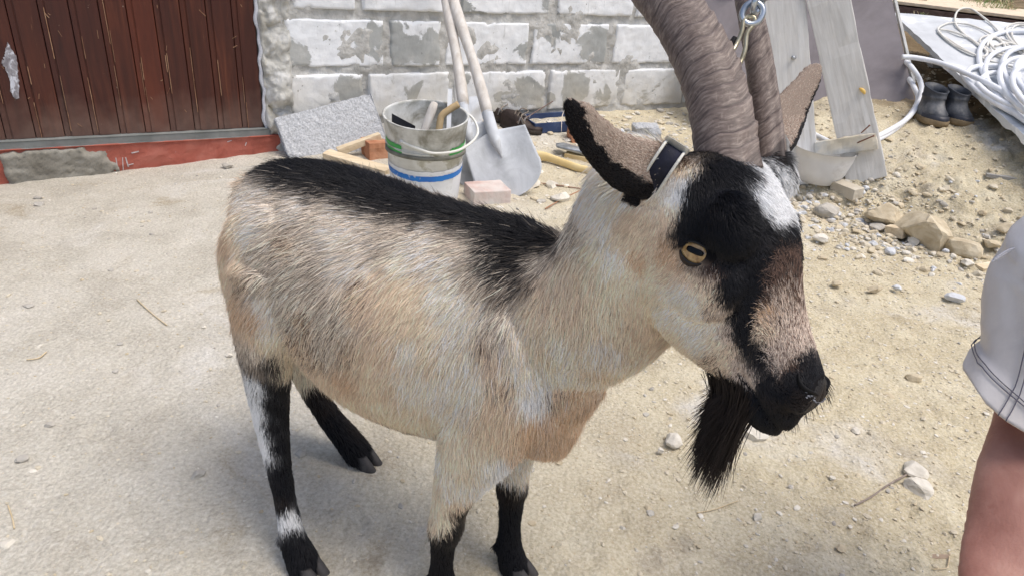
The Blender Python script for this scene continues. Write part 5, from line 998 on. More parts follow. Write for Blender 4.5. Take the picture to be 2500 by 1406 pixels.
S(.014, .2, .5, .4, '1960,520,K 1975,560,K 1940,530,K 1965,490,K 1978,600,K 1920,550,K 1930,580,k 1900,580,k')
S(.020, .3, .5, .7, '1862,440,w 1870,460,w 1935,475,w 1915,500,w 1900,460,w 1920,450,w 1850,400,w 1870,392,w 1900,400,w 1855,425,w 1945,420,w 1925,405,w 1860,410,w 1890,420,w 1920,430,w 1950,460,w 1880,460,w 1910,480,w 1870,490,w 1890,510,w 1930,490,w 1850,450,h 1965,480,h 1960,440,w', False)
S(.012, .20, .3, .8, '1902,392,N 1915,400,K 1925,415,K 1893,384,N 1880,384,N 1910,388,K 1935,425,k', False)
# bridge of the nose
S(.012, .22, -.35, -1, '1905,620,M 1935,630,M 1915,660,M 1950,680,M 1890,690,M 1930,700,B 1965,690,B 1880,730,B 1910,740,P 1950,740,B 1975,730,B 1880,770,O 1870,800,r')
S(.007, .16, -.3, -1, '1910,780,P 1950,780,e 1980,790,e 1880,820,r 1920,830,p 1960,830,e 1990,840,e 1890,860,e 1930,870,e 1900,890,e 1960,850,e 1925,895,B'.replace(',p', ',e'))
S(.004, .10, -.3, -1, '1975,870,K 2000,870,K 1950,890,K 1985,900,K 2015,910,K 2025,940,K 1960,930,K 2000,950,K 2020,980,K 1930,920,K 1970,975,N 1986,984,D 2012,970,D')
def ear_info(Q):
    """for points on an ear: (mask, t along it, signed position across it, growth direction)"""
    n = len(Q); mask = np.zeros(n, bool); tt = np.zeros(n); ss = np.zeros(n); dd = np.zeros((n, 3))
    for k, rr in EARS.items():
        c = np.array([r[0] for r in rr]); sv = np.array([r[1] for r in rr]); d2 = ((Q[:, None] - c[None]) ** 2).sum(2); j = d2.argmin(1); w_ = np.linalg.norm(sv[j], axis=1)
        ac = ((Q - c[j]) * sv[j]).sum(1) / w_ ** 2; nr = np.abs(((Q - c[j]) * np.cross(sv[j] / w_[:, None], unit(c[-1] - c[0]))).sum(1)); m = (j > (0 if k == 'L' else 2)) & (np.abs(ac) < 1.35) & (nr < .014 + .012 * (j < 6)) & (d2.min(1) < .0026)
        mask |= m; tt[m] = (j / 17)[m]; ss[m] = ac[m]; g = np.gradient(c, axis=0); dd[m] = (g / np.linalg.norm(g, axis=1, keepdims=True))[j][m]
        if k == 'L': tt[m] += 10
    return mask, tt, ss, dd
EYEP, EYEN = gcast(1698, 616)
def prep_seeds():
    P, D, A, ND = [], [], [], []
    for x, y, c, ln, lf, dx, dy, mir in SEEDS:
        p, nrm = gcast(x, y); m = math.hypot(dx, dy)
        r2 = ray(x + dx / m * 12, y + dy / m * 12); q = CAM + r2 * (((p - CAM) @ nrm) / (r2 @ nrm)) if abs(r2 @ nrm) > .12 else CAM + r2 * np.linalg.norm(p - CAM)
        d = unit(q - p); d = unit(d - nrm * (d @ nrm)); c1, c2, fr = CODE[c]; v = [np.array(srgb(*CC[c1])[:3]), np.array(srgb(*CC[c2])[:3])]
        row = np.concatenate([v[0], v[1], [int(fr) / 10 + .0, ln, lf]]); hd_ = (np.linalg.norm(p - HO) < .26) and ((p - HO) @ HF > -.13) and ((p - HO) @ HN > -.20)
        if hd_:
            w_ = (p - HO) @ HL; p2 = p - HL * 2 * w_; d2 = d - HL * 2 * (d @ HL); side = abs(w_)
        else:
            w_ = (p - G0) @ GLt; p2 = p - GLt * 2 * w_; d2 = d - GLt * 2 * (d @ GLt); side = abs(w_)
        P.append(p); D.append(d); A.append(row)
        if mir and side > .02 and (hd_ or (p[2] > .36 and w_ < 0)):
            h = GBVH.find_nearest(Vector(p2.tolist())); pp = np.array(h[0])
            P.append(pp); D.append(d2); A.append(row)
    return np.array(P), np.array(D), np.array(A)
SP, SDR, SAT = prep_seeds()
def in_head(c): q = c - HO; return ((q @ HF) > -.14) & ((q @ HF) < .25) & ((q @ HN) > -.19) & (np.abs(q @ HL) < .24)
def coat(Q, sharp=2.2, k=12, Q0=None):
    """attributes and growth direction at points Q from the nearest seeds"""
    n = len(Q); out = np.empty((n, SAT.shape[1])); dr = np.empty((n, 3)); s2 = (SP ** 2).sum(1)
    for a in range(0, n, 20000):
        q = Q[a:a + 20000]; d2 = np.maximum((q ** 2).sum(1)[:, None] + s2 - 2 * q @ SP.T, 1e-9)
        ix = np.argpartition(d2, k, 1)[:, :k]; dd = np.take_along_axis(d2, ix, 1); d0 = dd.min(1, keepdims=True)
        w1 = (d0 / dd) ** np.where(in_head(q), 2.6, np.where(q[:, 2] < .35, 2.8, 2.0))[:, None]; w1 /= w1.sum(1, keepdims=True); w2 = 1 / (dd + 4e-4); w2 /= w2.sum(1, keepdims=True)
        o_ = (SAT[ix] * w1[..., None]).sum(1); o_[:, 6:] = (SAT[ix][..., 6:] * w2[..., None]).sum(1); out[a:a + 20000] = o_; dr[a:a + 20000] = (SDR[ix] * w2[..., None]).sum(1)
    Q0 = Q if Q0 is None else Q0; m, t, s_, d = ear_info(Q0); col = lambda c: np.array(srgb(*CC[c])[:3])
    if m.any():
        L_ = t >= 10; t = t % 10; thr = np.where(L_, .62, .16 - .9 * sstep(.72, 1., t) + .25 * sstep(.35, .05, t)); blk = m & (s_ > thr + .12 * vnoise(Q * 160, 3)); tan = m & ~blk
        out[blk, :3] = col('k'); out[blk, 3:6] = col('n'); out[blk, 6] = .25
        out[tan, :3] = np.where(L_[tan, None], col('p') * .62, col('p') * .80); out[tan, 3:6] = np.where(L_[tan, None], col('m'), col('m')) * 1.25; out[tan, 6] = .22
        out[m, 7] = .0042; out[m, 8] = .12; dr[m] = d[m]
    return out, dr
def make_hair_mat(name, rough=.55, spec=.28):
    m, N, L, b = new_mat(name); a = N.new('ShaderNodeAttribute'); a.attribute_name = 'coat'; L.new(a.outputs['Color'], b.inputs['Base Color']); b.inputs['Roughness'].default_value = rough; b.inputs['Specular IOR Level'].default_value = spec; return m
def nose_pad(t, nn, ll): return (t > .143 + .012 * (ll / .03) ** 2) & (t < .2) & (nn > -.060) & (np.abs(ll) < .027)
def make_skin():
    A, _ = coat(GCO + np.stack([vnoise(GCO * 60, q) for q in (1, 2, 3)], 1) * .004); c = A[:, :3] * (1 - A[:, 6:7]) + A[:, 3:6] * A[:, 6:7]
    q = GCO - HO; np_ = nose_pad(q @ HF, q @ HN, q @ HL); c[np_] = np.array(srgb(27, 25, 26)[:3]) * (1 + .5 * np.maximum(0, vnoise(GCO[np_] * 260, 5))[:, None])
    at_ = goat.data.attributes.new('coat', 'FLOAT_COLOR', 'POINT'); at_.data.foreach_set('color', np.concatenate([c * .62, np.ones((len(c), 1))], 1).astype(np.float32).ravel())
    goat.data.materials.append(make_hair_mat('goat_hide', .8, .1))
    nm = make_hair_mat('nose_leather', .5, .35); N, L = nm.node_tree.nodes, nm.node_tree.links; vo = N.new('ShaderNodeTexVoronoi'); vo.inputs['Scale'].default_value = 420; tc = N.new('ShaderNodeTexCoord'); L.new(tc.outputs['Object'], vo.inputs['Vector']); bn = N.new('ShaderNodeBump'); bn.inputs['Strength'].default_value = .5; bn.inputs['Distance'].default_value = .0012; L.new(vo.outputs['Distance'], bn.inputs['Height']); L.new(bn.outputs[0], N['Principled BSDF'].inputs['Normal'])
    goat.data.materials.append(nm); goat.data.polygons.foreach_set('material_index', np.array([int(np_[list(f)].all()) for f in GFC], np.int32))
make_skin()
HOOF = noise_mat('grey_hoof_horn', [(.3, (46, 44, 44)), (.6, (74, 71, 70)), (.8, (124, 116, 106))], 20, 6, .6, .3, 60, .002)
def tri_data():
    me = goat.data; me.calc_loop_triangles(); t = np.empty(len(me.loop_triangles) * 3, np.int32); me.loop_triangles.foreach_get('vertices', t); t = t.reshape(-1, 3)
    nv = np.empty(len(me.vertices) * 3); me.vertices.foreach_get('normal', nv); return t, nv.reshape(-1, 3)
TRI, VNRM = tri_data()
def sample_body(n, weight, seed):
    rg = np.random.default_rng(seed); a, b_, c = GCO[TRI[:, 0]], GCO[TRI[:, 1]], GCO[TRI[:, 2]]; ar = np.linalg.norm(np.cross(b_ - a, c - a), axis=1) / 2
    ctr = (a + b_ + c) / 3; wt = ar * weight(ctr); ix = rg.choice(len(TRI), n, p=wt / wt.sum()); r1, r2 = np.sqrt(rg.random(n)), rg.random(n)
    u, v, w_ = 1 - r1, r1 * (1 - r2), r1 * r2; P = a[ix] * u[:, None] + b_[ix] * v[:, None] + c[ix] * w_[:, None]
    Nn = VNRM[TRI[ix, 0]] * u[:, None] + VNRM[TRI[ix, 1]] * v[:, None] + VNRM[TRI[ix, 2]] * w_[:, None]
    return P, Nn / np.linalg.norm(Nn, axis=1, keepdims=True)
def curves_obj(name, P, rad, colr, mat, parent):
    """P (n,k,3) world, rad (n,k)"""
    n, k, _ = P.shape; hc = bpy.data.hair_curves.new(name); hc.add_curves([k] * n); org = np.array(parent.location)
    hc.attributes['position'].data.foreach_set('vector', (P - org).astype(np.float32).ravel())
    r = hc.attributes.get('radius') or hc.attributes.new('radius', 'FLOAT', 'POINT'); r.data.foreach_set('value', rad.astype(np.float32).ravel())
    c = hc.attributes.new('coat', 'FLOAT_COLOR', 'CURVE'); c.data.foreach_set('color', np.concatenate([colr, np.ones((n, 1))], 1).astype(np.float32).ravel())
    hc.materials.append(mat); o = bpy.data.objects.new(name, hc); o.location = Vector(org.tolist()); o.matrix_world = Matrix.Translation(o.location); return link(o, parent)
EYEL = EYEP - HL * 2 * ((EYEP - HO) @ HL)
HORN_BASE = {'R': Hd(-.088, -.034, -.012), 'L': Hd(-.090, -.012, .046)}
def fur(name, n, seed, weight, lscale=1., rscale=1., colmul=None, extra_lift=0., mat=None, jit=.005):
    rg = np.random.default_rng(seed); P, Nn = sample_body(n, weight, seed)
    keep = np.ones(n, bool)
    for e in (EYEP, EYEL):
        q = P - e; ex_ = CM @ np.array([.93, .37, 0]); ey_ = CM @ np.array([-.37, .93, 0])
        if e is EYEL: ex_, ey_ = ex_ - HL * 2 * (ex_ @ HL), ey_ - HL * 2 * (ey_ @ HL)
        keep &= ~((((q @ ex_) / .0180) ** 2 + ((q @ ey_) / .0112) ** 2 < 1) & (np.linalg.norm(q, axis=1) < .03))
    keep &= P[:, 2] > .014
    q = P - HO; keep &= ~(nose_pad(q @ HF, q @ HN, q @ HL) )
    P, Nn = P[keep], Nn[keep]; n = len(P)
    warp = np.stack([fbm(P * 45, 2, q) for q in (1, 2, 3)], 1) * .0045 + rg.normal(size=(n, 3)) * jit
    A, D = coat(P + warp, Q0=P); pick = rg.random(n) < A[:, 6]; c = np.where(pick[:, None], A[:, 3:6], A[:, :3])
    br = np.clip(rg.normal(1, .16, n), .45, 1.5) * (1 + .08 * fbm(P * 28, 2, 9)); c = np.clip(c * br[:, None], .003, .86)
    D = D + np.stack([fbm(P * 38, 2, q) for q in (11, 12, 13)], 1) * .17 + np.stack([vnoise(P * 150, q) for q in (21, 22, 23)], 1) * .14 + rg.normal(size=(n, 3)) * .10
    D = D - Nn * (D * Nn).sum(1, keepdims=True); D /= np.linalg.norm(D, axis=1, keepdims=True) + 1e-9
    L_ = A[:, 7] * .72 * lscale * np.clip(rg.normal(1, .20, n), .4, 1.6); lf = A[:, 8] + extra_lift + np.abs(rg.normal(0, .05, n)); lf = lf * (1 + .35 * vnoise(P * 60, 31))
    bend = np.cross(D, Nn) * (rg.normal(0, .07, n) + .12 * vnoise(P * 90, 41))[:, None]
    T = np.array([0, .3, .65, 1.]); K = []
    for t in T: K.append(P - Nn * .0012 + D * (L_ * t * np.sqrt(np.maximum(.1, 1 - lf ** 2 * .6)))[:, None] + Nn * (L_ * (lf * 1.25 * t - .45 * lf * t * t) + .0012 * min(1, t * 4))[:, None] + bend * (L_ * t * t)[:, None])
    Q = np.stack(K, 1); r0 = (.00023 + .00016 * np.clip(A[:, 7] / .03, 0, 1)) * rscale; rad = r0[:, None] * np.array([1, .95, .7, .18])
    return curves_obj(name, Q, rad, c, mat or FURM, goat)
FURM = make_hair_mat('goat_coat')
wbody = lambda c: np.where(in_head(c), .0, 1.0) * np.where(c[:, 2] < .26, .8, 1.0) * np.where(((c - G0) @ GLt) > .06, .5, 1.0)
whead = lambda c: np.where(in_head(c), 1.0, 0.0) * np.where(((c - HO) @ HL) > .05, .6, 1.0)
FN = float(globals().get('FUR_N', 1.0))
fur('body_coat', int(250000 * FN), 1, wbody)
fur('head_coat', int(170000 * FN), 2, whead, jit=.0028)
# long guard hairs that catch the light along the back, flank and neck
fur('guard_hair', int(9000 * FN), 3, lambda c: wbody(c) * (c[:, 2] > .34), 1.35, .8, extra_lift=.10, jit=.012)
# ---- eyes
def build_eye(P, Nn, sg):
    ax = unit(Nn * .85 + HN * .15 + HL * sg * .15); r = .0182; C_ = P - ax * .0128; im = CM @ np.array([.93, .37, 0]); hx = im if sg < 0 else im - HL * 2 * (im @ HL); hx = unit(hx - ax * (hx @ ax)); hy = np.cross(ax, hx)
    up = hy if hy @ (CM @ np.array([0, -1., 0])) > 0 else -hy; V, Fc = ico(4); Vw = C_ + (V[:, :1] * hx + V[:, 1:2] * up + V[:, 2:] * ax) * r
    iris = noise_mat('amber_iris', [(.3, (112, 82, 48)), (.5, (158, 126, 80)), (.72, (192, 166, 118))], 120, 6, .12, 0, spec=.6); iris.node_tree.nodes['Principled BSDF'].inputs['Coat Weight'].default_value = .35
    e = meshobj('eye', Vw, Fc, iris, goat, True, C_)
    def on(x, y, k=1.012): return C_ + (hx * x + up * y + ax * math.sqrt(max(.0, 1 - x * x - y * y))) * (r * k)
    n = 40; rim = [(.50 * math.copysign(abs(math.cos(a)) ** .5, math.cos(a)), .06 + .17 * math.copysign(abs(math.sin(a)) ** .7, math.sin(a))) for a in np.linspace(0, 2 * math.pi, n, endpoint=False)]
    V = []; Fc = []
    for f in (1, .75, .5, .25): V += [on(x * f, .06 + (y - .06) * f, 1.014) for x, y in rim]
    V += [on(0, .06, 1.014)]; V += [on(x, y, .97) for x, y in rim]
    for q in range(3): Fc += [(q * n + i, q * n + (i + 1) % n, (q + 1) * n + (i + 1) % n, (q + 1) * n + i) for i in range(n)]
    Fc += [(3 * n + i, 3 * n + (i + 1) % n, 4 * n) for i in range(n)] + [(4 * n + 1 + i, 4 * n + 1 + (i + 1) % n, (i + 1) % n, i) for i in range(n)]
    meshobj('pupil', V, Fc, noise_mat('dark_pupil', [(.3, (6, 6, 9)), (.7, (12, 12, 16))], 30, 2, .25, 0, spec=.2), e, True, C_)
    lid = noise_mat('black_eyelid', [(.3, (12, 11, 13)), (.7, (30, 27, 28))], 60, 4, .45, .3, spec=.35); low = noise_mat('lower_eyelid', [(.3, (22, 19, 19)), (.7, (58, 46, 40))], 60, 4, .5, .3, spec=.3)
    for nm, sgn, ht, mt in (('upper_eyelid', 1, .46, lid), ('lower_eyelid', -1, .62, low)):
        V = []; Fc = []; nx, ny = 29, 9; edge = []
        for i in range(nx):
            x = -.97 + 1.94 * i / (nx - 1); q = max(0., 1 - (x / .97) ** 2); y0 = sgn * ht * q ** .75 + .02; y1 = sgn * .985 * math.sqrt(max(0., 1 - x * x)); y1 = y1 if abs(y1) > abs(y0) else y0
            for j in range(ny): f = j / (ny - 1); V.append(on(x, y0 + (y1 - y0) * f, 1.055 + .02 * (1 - f)))
            edge.append(on(x, y0, 1.06))
        for i in range(nx - 1):
            for j in range(ny - 1): k = i * ny + j; Fc.append((k, k + ny, k + ny + 1, k + 1))
        lo = meshobj(nm, V, Fc, mt, e, True, C_); sm = lo.modifiers.new('s', 'SOLIDIFY'); sm.thickness = .0006
        m = MB(); m.tube(edge, [.0004 + .0009 * math.sin(math.pi * i / (nx - 1)) for i in range(nx)], 8); m.build('lid_rim', lid, lo, True)
    m = MB(); V = [C_ + (hx * x * 1.0 + up * (y - .02) * .64 + ax * z) * r for x, y, z in []]
    rg = np.random.default_rng(5)
    for a in np.linspace(.35, math.pi - .35, 30):
        x, y = .95 * math.cos(a), .60 * math.sin(a); b0 = C_ + (hx * x + up * y + ax * math.sqrt(max(.05, 1.05 - x * x - y * y))) * r; d = unit(ax * .8 + up * .8 + hx * math.cos(a) * .6 + rg.normal(size=3) * .15); m.tube([b0, b0 + d * .004, b0 + d * .008 - up * .001], [.0003, .00025, .0001], 5)
    m.build('eyelashes', noise_mat('lash', [(.3, (20, 18, 18)), (.7, (40, 36, 34))], 30), e)
build_eye(EYEP, EYEN, -1)
nl = EYEN - HL * 2 * (EYEN @ HL); build_eye(EYEL, nl, 1)
# ---- nostrils and the dried crust on the upper lip
def build_nose():
    dk = noise_mat('nostril_black', [(.3, (8, 8, 9)), (.7, (16, 15, 16))], 40, 3, .7, 0, spec=.2)
    for sg in (-1, 1):
        P = []
        for x, y in ((1948, 912), (1950, 930), (1960, 946), (1978, 957), (1996, 964)):
            p, n_ = gcast(x, y)
            if sg > 0: p = p - HL * 2 * ((p - HO) @ HL); h = GBVH.find_nearest(Vector(p.tolist())); p, n_ = np.array(h[0]), np.array(h[1])
            P.append(p + n_ * .0004)
        m = MB(); m.tube(spline(P, 20), [.0008 + .0030 * math.sin(math.pi * (i + .5) / 20) ** .8 for i in range(20)], 10, ell=.6); m.build('nostril', dk, goat, True)
    rg = np.random.default_rng(3); m = MB()
    for k in range(22):
        t = rg.random(); x, y = np.array([1962, 962]) * (1 - t) + np.array([2024, 974]) * t; y += 14 * math.sin(t * 3.14) + rg.normal(0, 4); p, n_ = gcast(x, y); V, Fc = rock(k, (.0016, .0016, .0009), 1); m.add(V * rg.uniform(.5, 1.3) + p + n_ * .0006, Fc)
    m.build('nose_crust', noise_mat('pale_dried_crust', [(.3, (96, 96, 102)), (.7, (146, 148, 154))], 200, 4, .8, .3), goat)
build_nose()
# ---- horns
def horn_mat():
    m, N, L, b = new_mat('ridged_horn'); at_ = N.new('ShaderNodeAttribute'); at_.attribute_name = 'ridge'; tc = N.new('ShaderNodeTexCoord')
    def nz(sc, dt=8, st=None, rg_=.65):
        v = tc.outputs['Object']
        if st: at2 = N.new('ShaderNodeAttribute'); at2.attribute_name = 'huv'; mp = N.new('ShaderNodeMapping'); mp.inputs['Scale'].default_value = st; L.new(at2.outputs['Vector'], mp.inputs[0]); v = mp.outputs[0]
        n = N.new('ShaderNodeTexNoise'); n.inputs['Scale'].default_value = sc; n.inputs['Detail'].default_value = dt; n.inputs['Roughness'].default_value = rg_; L.new(v, n.inputs['Vector']); return n.outputs['Fac']
    def ramp(f, st):
        r = N.new('ShaderNodeValToRGB'); e = r.color_ramp.elements
        while len(e) < len(st): e.new(.5)
        for k, (p_, c_) in enumerate(st): e[k].position = p_; e[k].color = srgb(*c_)
        L.new(f, r.inputs[0]); return r.outputs[0]
    def mix(f, a, b_):
        x = N.new('ShaderNodeMix'); x.data_type = 'RGBA'
        if isinstance(f, float): x.inputs['Factor'].default_value = f
        else: L.new(f, x.inputs['Factor'])
        L.new(a, x.inputs['A']); L.new(b_, x.inputs['B']); return x.outputs['Result']
    c = ramp(nz(14, 8), [(.28, (78, 67, 62)), (.5, (106, 94, 86)), (.72, (138, 124, 114))])
    # fine wavy growth lines round the horn, scuffs along it
    lines = ramp(nz(1, 6, (2.2, 2.2, 300)), [(.36, (70, 58, 56)), (.50, (112, 98, 92)), (.66, (164, 150, 140))]); c = mix(.55, c, lines)
    mr = N.new('ShaderNodeMapRange'); mr.inputs[1].default_value = .58; mr.inputs[2].default_value = .72; mr.inputs[4].default_value = .55; L.new(nz(1, 7, (7, 7, 60)), mr.inputs[0]); c = mix(mr.outputs[0], c, ramp(nz(40), [(.3, (150, 134, 122)), (.7, (178, 164, 152))]))
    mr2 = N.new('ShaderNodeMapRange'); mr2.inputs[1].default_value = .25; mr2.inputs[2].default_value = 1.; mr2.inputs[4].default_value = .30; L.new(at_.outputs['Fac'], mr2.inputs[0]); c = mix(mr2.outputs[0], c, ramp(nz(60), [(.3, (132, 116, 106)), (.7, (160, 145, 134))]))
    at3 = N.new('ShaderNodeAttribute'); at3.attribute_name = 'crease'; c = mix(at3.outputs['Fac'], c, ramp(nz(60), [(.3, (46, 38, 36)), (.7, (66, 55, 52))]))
    L.new(c, b.inputs['Base Color']); b.inputs['Roughness'].default_value = .55; b.inputs['Specular IOR Level'].default_value = .35
    bn = N.new('ShaderNodeBump'); bn.inputs['Strength'].default_value = .30; bn.inputs['Distance'].default_value = .002; L.new(nz(1, 7, (3, 3, 260)), bn.inputs['Height']); L.new(bn.outputs[0], b.inputs['Normal']); return m
HORNM = horn_mat()
def build_horn(path, rad, front, keel, seed, ell):
    """path: spline points; front: direction of the keel at the base; ridges rise to a chevron at the keel"""
    n, seg = 460, 72; c = spline(path, n); d = np.gradient(c, axis=0); d /= np.linalg.norm(d, axis=1, keepdims=True); acc = np.concatenate([[0], np.cumsum(np.linalg.norm(np.diff(c, axis=0), axis=1))]); tot = acc[-1]; rg = np.random.default_rng(seed)
    k0 = np.asarray(front, float); V = []; RG = []; UV = []; CR = []
    marks = [0]; 
    while marks[-1] < tot + .1: marks.append(marks[-1] + rg.uniform(.015, .034) * (1 + .4 * marks[-1] / tot))
    marks = np.array(marks); amp = rg.uniform(.5, 1.0, len(marks))
    th = np.linspace(0, 2 * math.pi, seg, endpoint=False)
    for i in range(n):
        k0 = unit(k0 - d[i] * (k0 @ d[i])); s_ = np.cross(d[i], k0); t = acc[i] / tot; r = np.interp(t, [0, .06, .3, .6, .85, 1], rad)
        chev = .022 * np.exp(-(np.abs((th + math.pi) % (2 * math.pi) - math.pi) / .55)) ; u = acc[i] - chev + .0018 * np.sin(3 * th + seed) + .0009 * np.sin(7 * th + acc[i] * 40)
        j = np.clip(np.searchsorted(marks, u) - 1, 0, len(marks) - 2); f = np.clip((u - marks[j]) / (marks[j + 1] - marks[j]), 0, 1)
        saw = np.where(f < .82, f / .82, (1 - f) / .18) ** 1.3 * amp[j]; saw = saw * (1 - .55 * t) * (.55 + .45 * np.exp(-(np.abs((th + math.pi) % (2 * math.pi) - math.pi) / 1.5) ** 2))
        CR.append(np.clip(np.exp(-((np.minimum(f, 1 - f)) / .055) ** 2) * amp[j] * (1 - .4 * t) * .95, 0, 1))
        kl = keel * np.exp(-(np.abs((th + math.pi) % (2 * math.pi) - math.pi) / .22) ** 2)
        rr = r * (1 + kl + .10 * saw - .07)
        V.append(c[i] + np.outer(rr * np.cos(th), k0) + np.outer(rr * np.sin(th) * ell, s_)); RG.append(saw); UV.append(np.stack([np.cos(th), np.sin(th), u * 1.0], 1))
    V = np.concatenate(V); Fc = [(i * seg + k, i * seg + (k + 1) % seg, (i + 1) * seg + (k + 1) % seg, (i + 1) * seg + k) for i in range(n - 1) for k in range(seg)]; Fc += [tuple(range(seg - 1, -1, -1)), tuple(range((n - 1) * seg, n * seg))]
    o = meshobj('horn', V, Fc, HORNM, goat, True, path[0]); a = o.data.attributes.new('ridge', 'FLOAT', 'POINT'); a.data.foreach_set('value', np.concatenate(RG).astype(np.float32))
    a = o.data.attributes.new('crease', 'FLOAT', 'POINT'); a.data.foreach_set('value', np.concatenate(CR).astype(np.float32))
    a = o.data.attributes.new('huv', 'FLOAT_VECTOR', 'POINT'); a.data.foreach_set('vector', np.concatenate(UV).astype(np.float32).ravel()); return o
hornR = [at(1778, 440, .725), at(1768, 385, .735), at(1757, 300, .752), at(1733, 205, .775), at(1693, 115, .80), at(1641, 30, .83), at(1572, -50, .865), at(1500, -130, .905), at(1400, -190, .945)]
hornL = [at(1880, 404, .762), at(1879, 368, .770), at(1873, 300, .79), at(1862, 210, .81), at(1848, 120, .835), at(1832, 40, .86), at(1812, -50, .89), at(1785, -140, .925), at(1750, -210, .96)]
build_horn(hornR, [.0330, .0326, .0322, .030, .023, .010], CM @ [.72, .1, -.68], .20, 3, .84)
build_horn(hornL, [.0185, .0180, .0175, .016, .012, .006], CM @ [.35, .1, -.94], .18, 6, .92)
# ---- hooves: two claws each
for k, p in LEGS.items():
    for q in (-1, 1):
        b0 = p[-1][0]; c = np.array([b0[0], b0[1], 0]) + GU * .012 + GLt * .0115 * q; m = MB()
        m.loft([(c + GU * (f) + Zv * z, GLt * .0105 * s_, GU * l, -GU * l * .8) for z, s_, l, f in ((.0, 1.05, .027, .002), (.004, 1.05, .027, .002), (.018, .98, .021, -.004), (.030, .80, .014, -.009))], 20, True, ex=.85); m.build('hoof', HOOF, goat, True)
# ---- beard and chin whiskers
def long_hair(name, n, px_pts, length, gdir, rad, colr, seed, spread, parent):
    rg = np.random.default_rng(seed); roots = []
    for _ in range(n):
        i = rg.integers(len(px_pts)); x, y = px_pts[i]; x += rg.normal(0, 13); y += rg.normal(0, 9); roots.append((x, y))
    P = []; N_ = []
    for x, y in roots[:420]: p, q = gcast(x, y); P.append(p); N_.append(q)
    P = np.array(P)[rg.integers(0, len(P), n)]; w_ = rg.normal(size=(n, 3)) * .0028; P = P + w_
    # the far half of the beard, across the jaw
    far = rg.random(n) < .5; dd = HL * 1.0; P[far] += np.outer(rg.uniform(.004, .040, far.sum()), HL)
    D = np.tile(gdir, (n, 1)) + rg.normal(size=(n, 3)) * spread * .22; L_ = length * np.clip(rg.normal(.74, .26, n), .25, 1.25)
    lat = ((P - P.mean(0)) @ (CM @ np.array([1., 0, 0])))[:, None] * (CM @ np.array([1., 0, 0])); tuft = np.stack([vnoise(P * 110, q) for q in (1, 2, 3)], 1)
    K = [P - HN * 0 + D * 0]
    for t in (.25, .5, .75, 1.): K.append(P + D * (L_ * t)[:, None] - lat * (.72 * math.sin(min(1, t * 1.5) * 1.57)) + lat * .30 * t ** 2.5 + tuft * .010 * t ** 1.5 + rg.normal(size=(n, 3)) * .0012 * t + CM @ np.array([-.010, 0, 0]) * t * t)
    Q = np.stack(K, 1); r = np.full((n, 1), rad) * np.array([1, 1, .9, .7, .25]); c = np.array(srgb(*colr)[:3]) * rg.uniform(.5, 1.5, (n, 1)); return curves_obj(name, Q, r, c, FURM, parent)
BD = unit(CM @ np.array([-.12, .93, .34]))
long_hair('beard', 3800, [(1735, 930), (1755, 945), (1775, 955), (1795, 962), (1750, 925), (1770, 935), (1790, 945), (1812, 970), (1815, 985)], .100, BD, .00032, (34, 26, 23), 4, .10, goat)
def whiskers():
    rg = np.random.default_rng(9); n = 70; P = []; N_ = []
    for _ in range(n):
        x, y = [(1840, 1000), (1880, 1028), (1930, 1032), (1980, 1012), (2015, 985), (2025, 950)][rg.integers(6)]; p, q = gcast(x + rg.normal(0, 22), y + rg.normal(0, 14)); P.append(p); N_.append(q)
    P, N_ = np.array(P), np.array(N_); d = N_ * .7 + CM @ np.array([0, .8, 0]) + rg.normal(size=(n, 3)) * .25; d /= np.linalg.norm(d, axis=1, keepdims=True); L_ = rg.uniform(.004, .010, n)
    Q = np.stack([P + d * (L_ * t)[:, None] + CM @ np.array([0, .004, 0]) * t * t for t in (0, .4, .7, 1)], 1); curves_obj('chin_whiskers', Q, np.tile(np.array([.0002, .0002, .00015, .00006]), (n, 1)), np.tile(srgb(26, 22, 22)[:3], (n, 1)), FURM, goat)
whiskers()
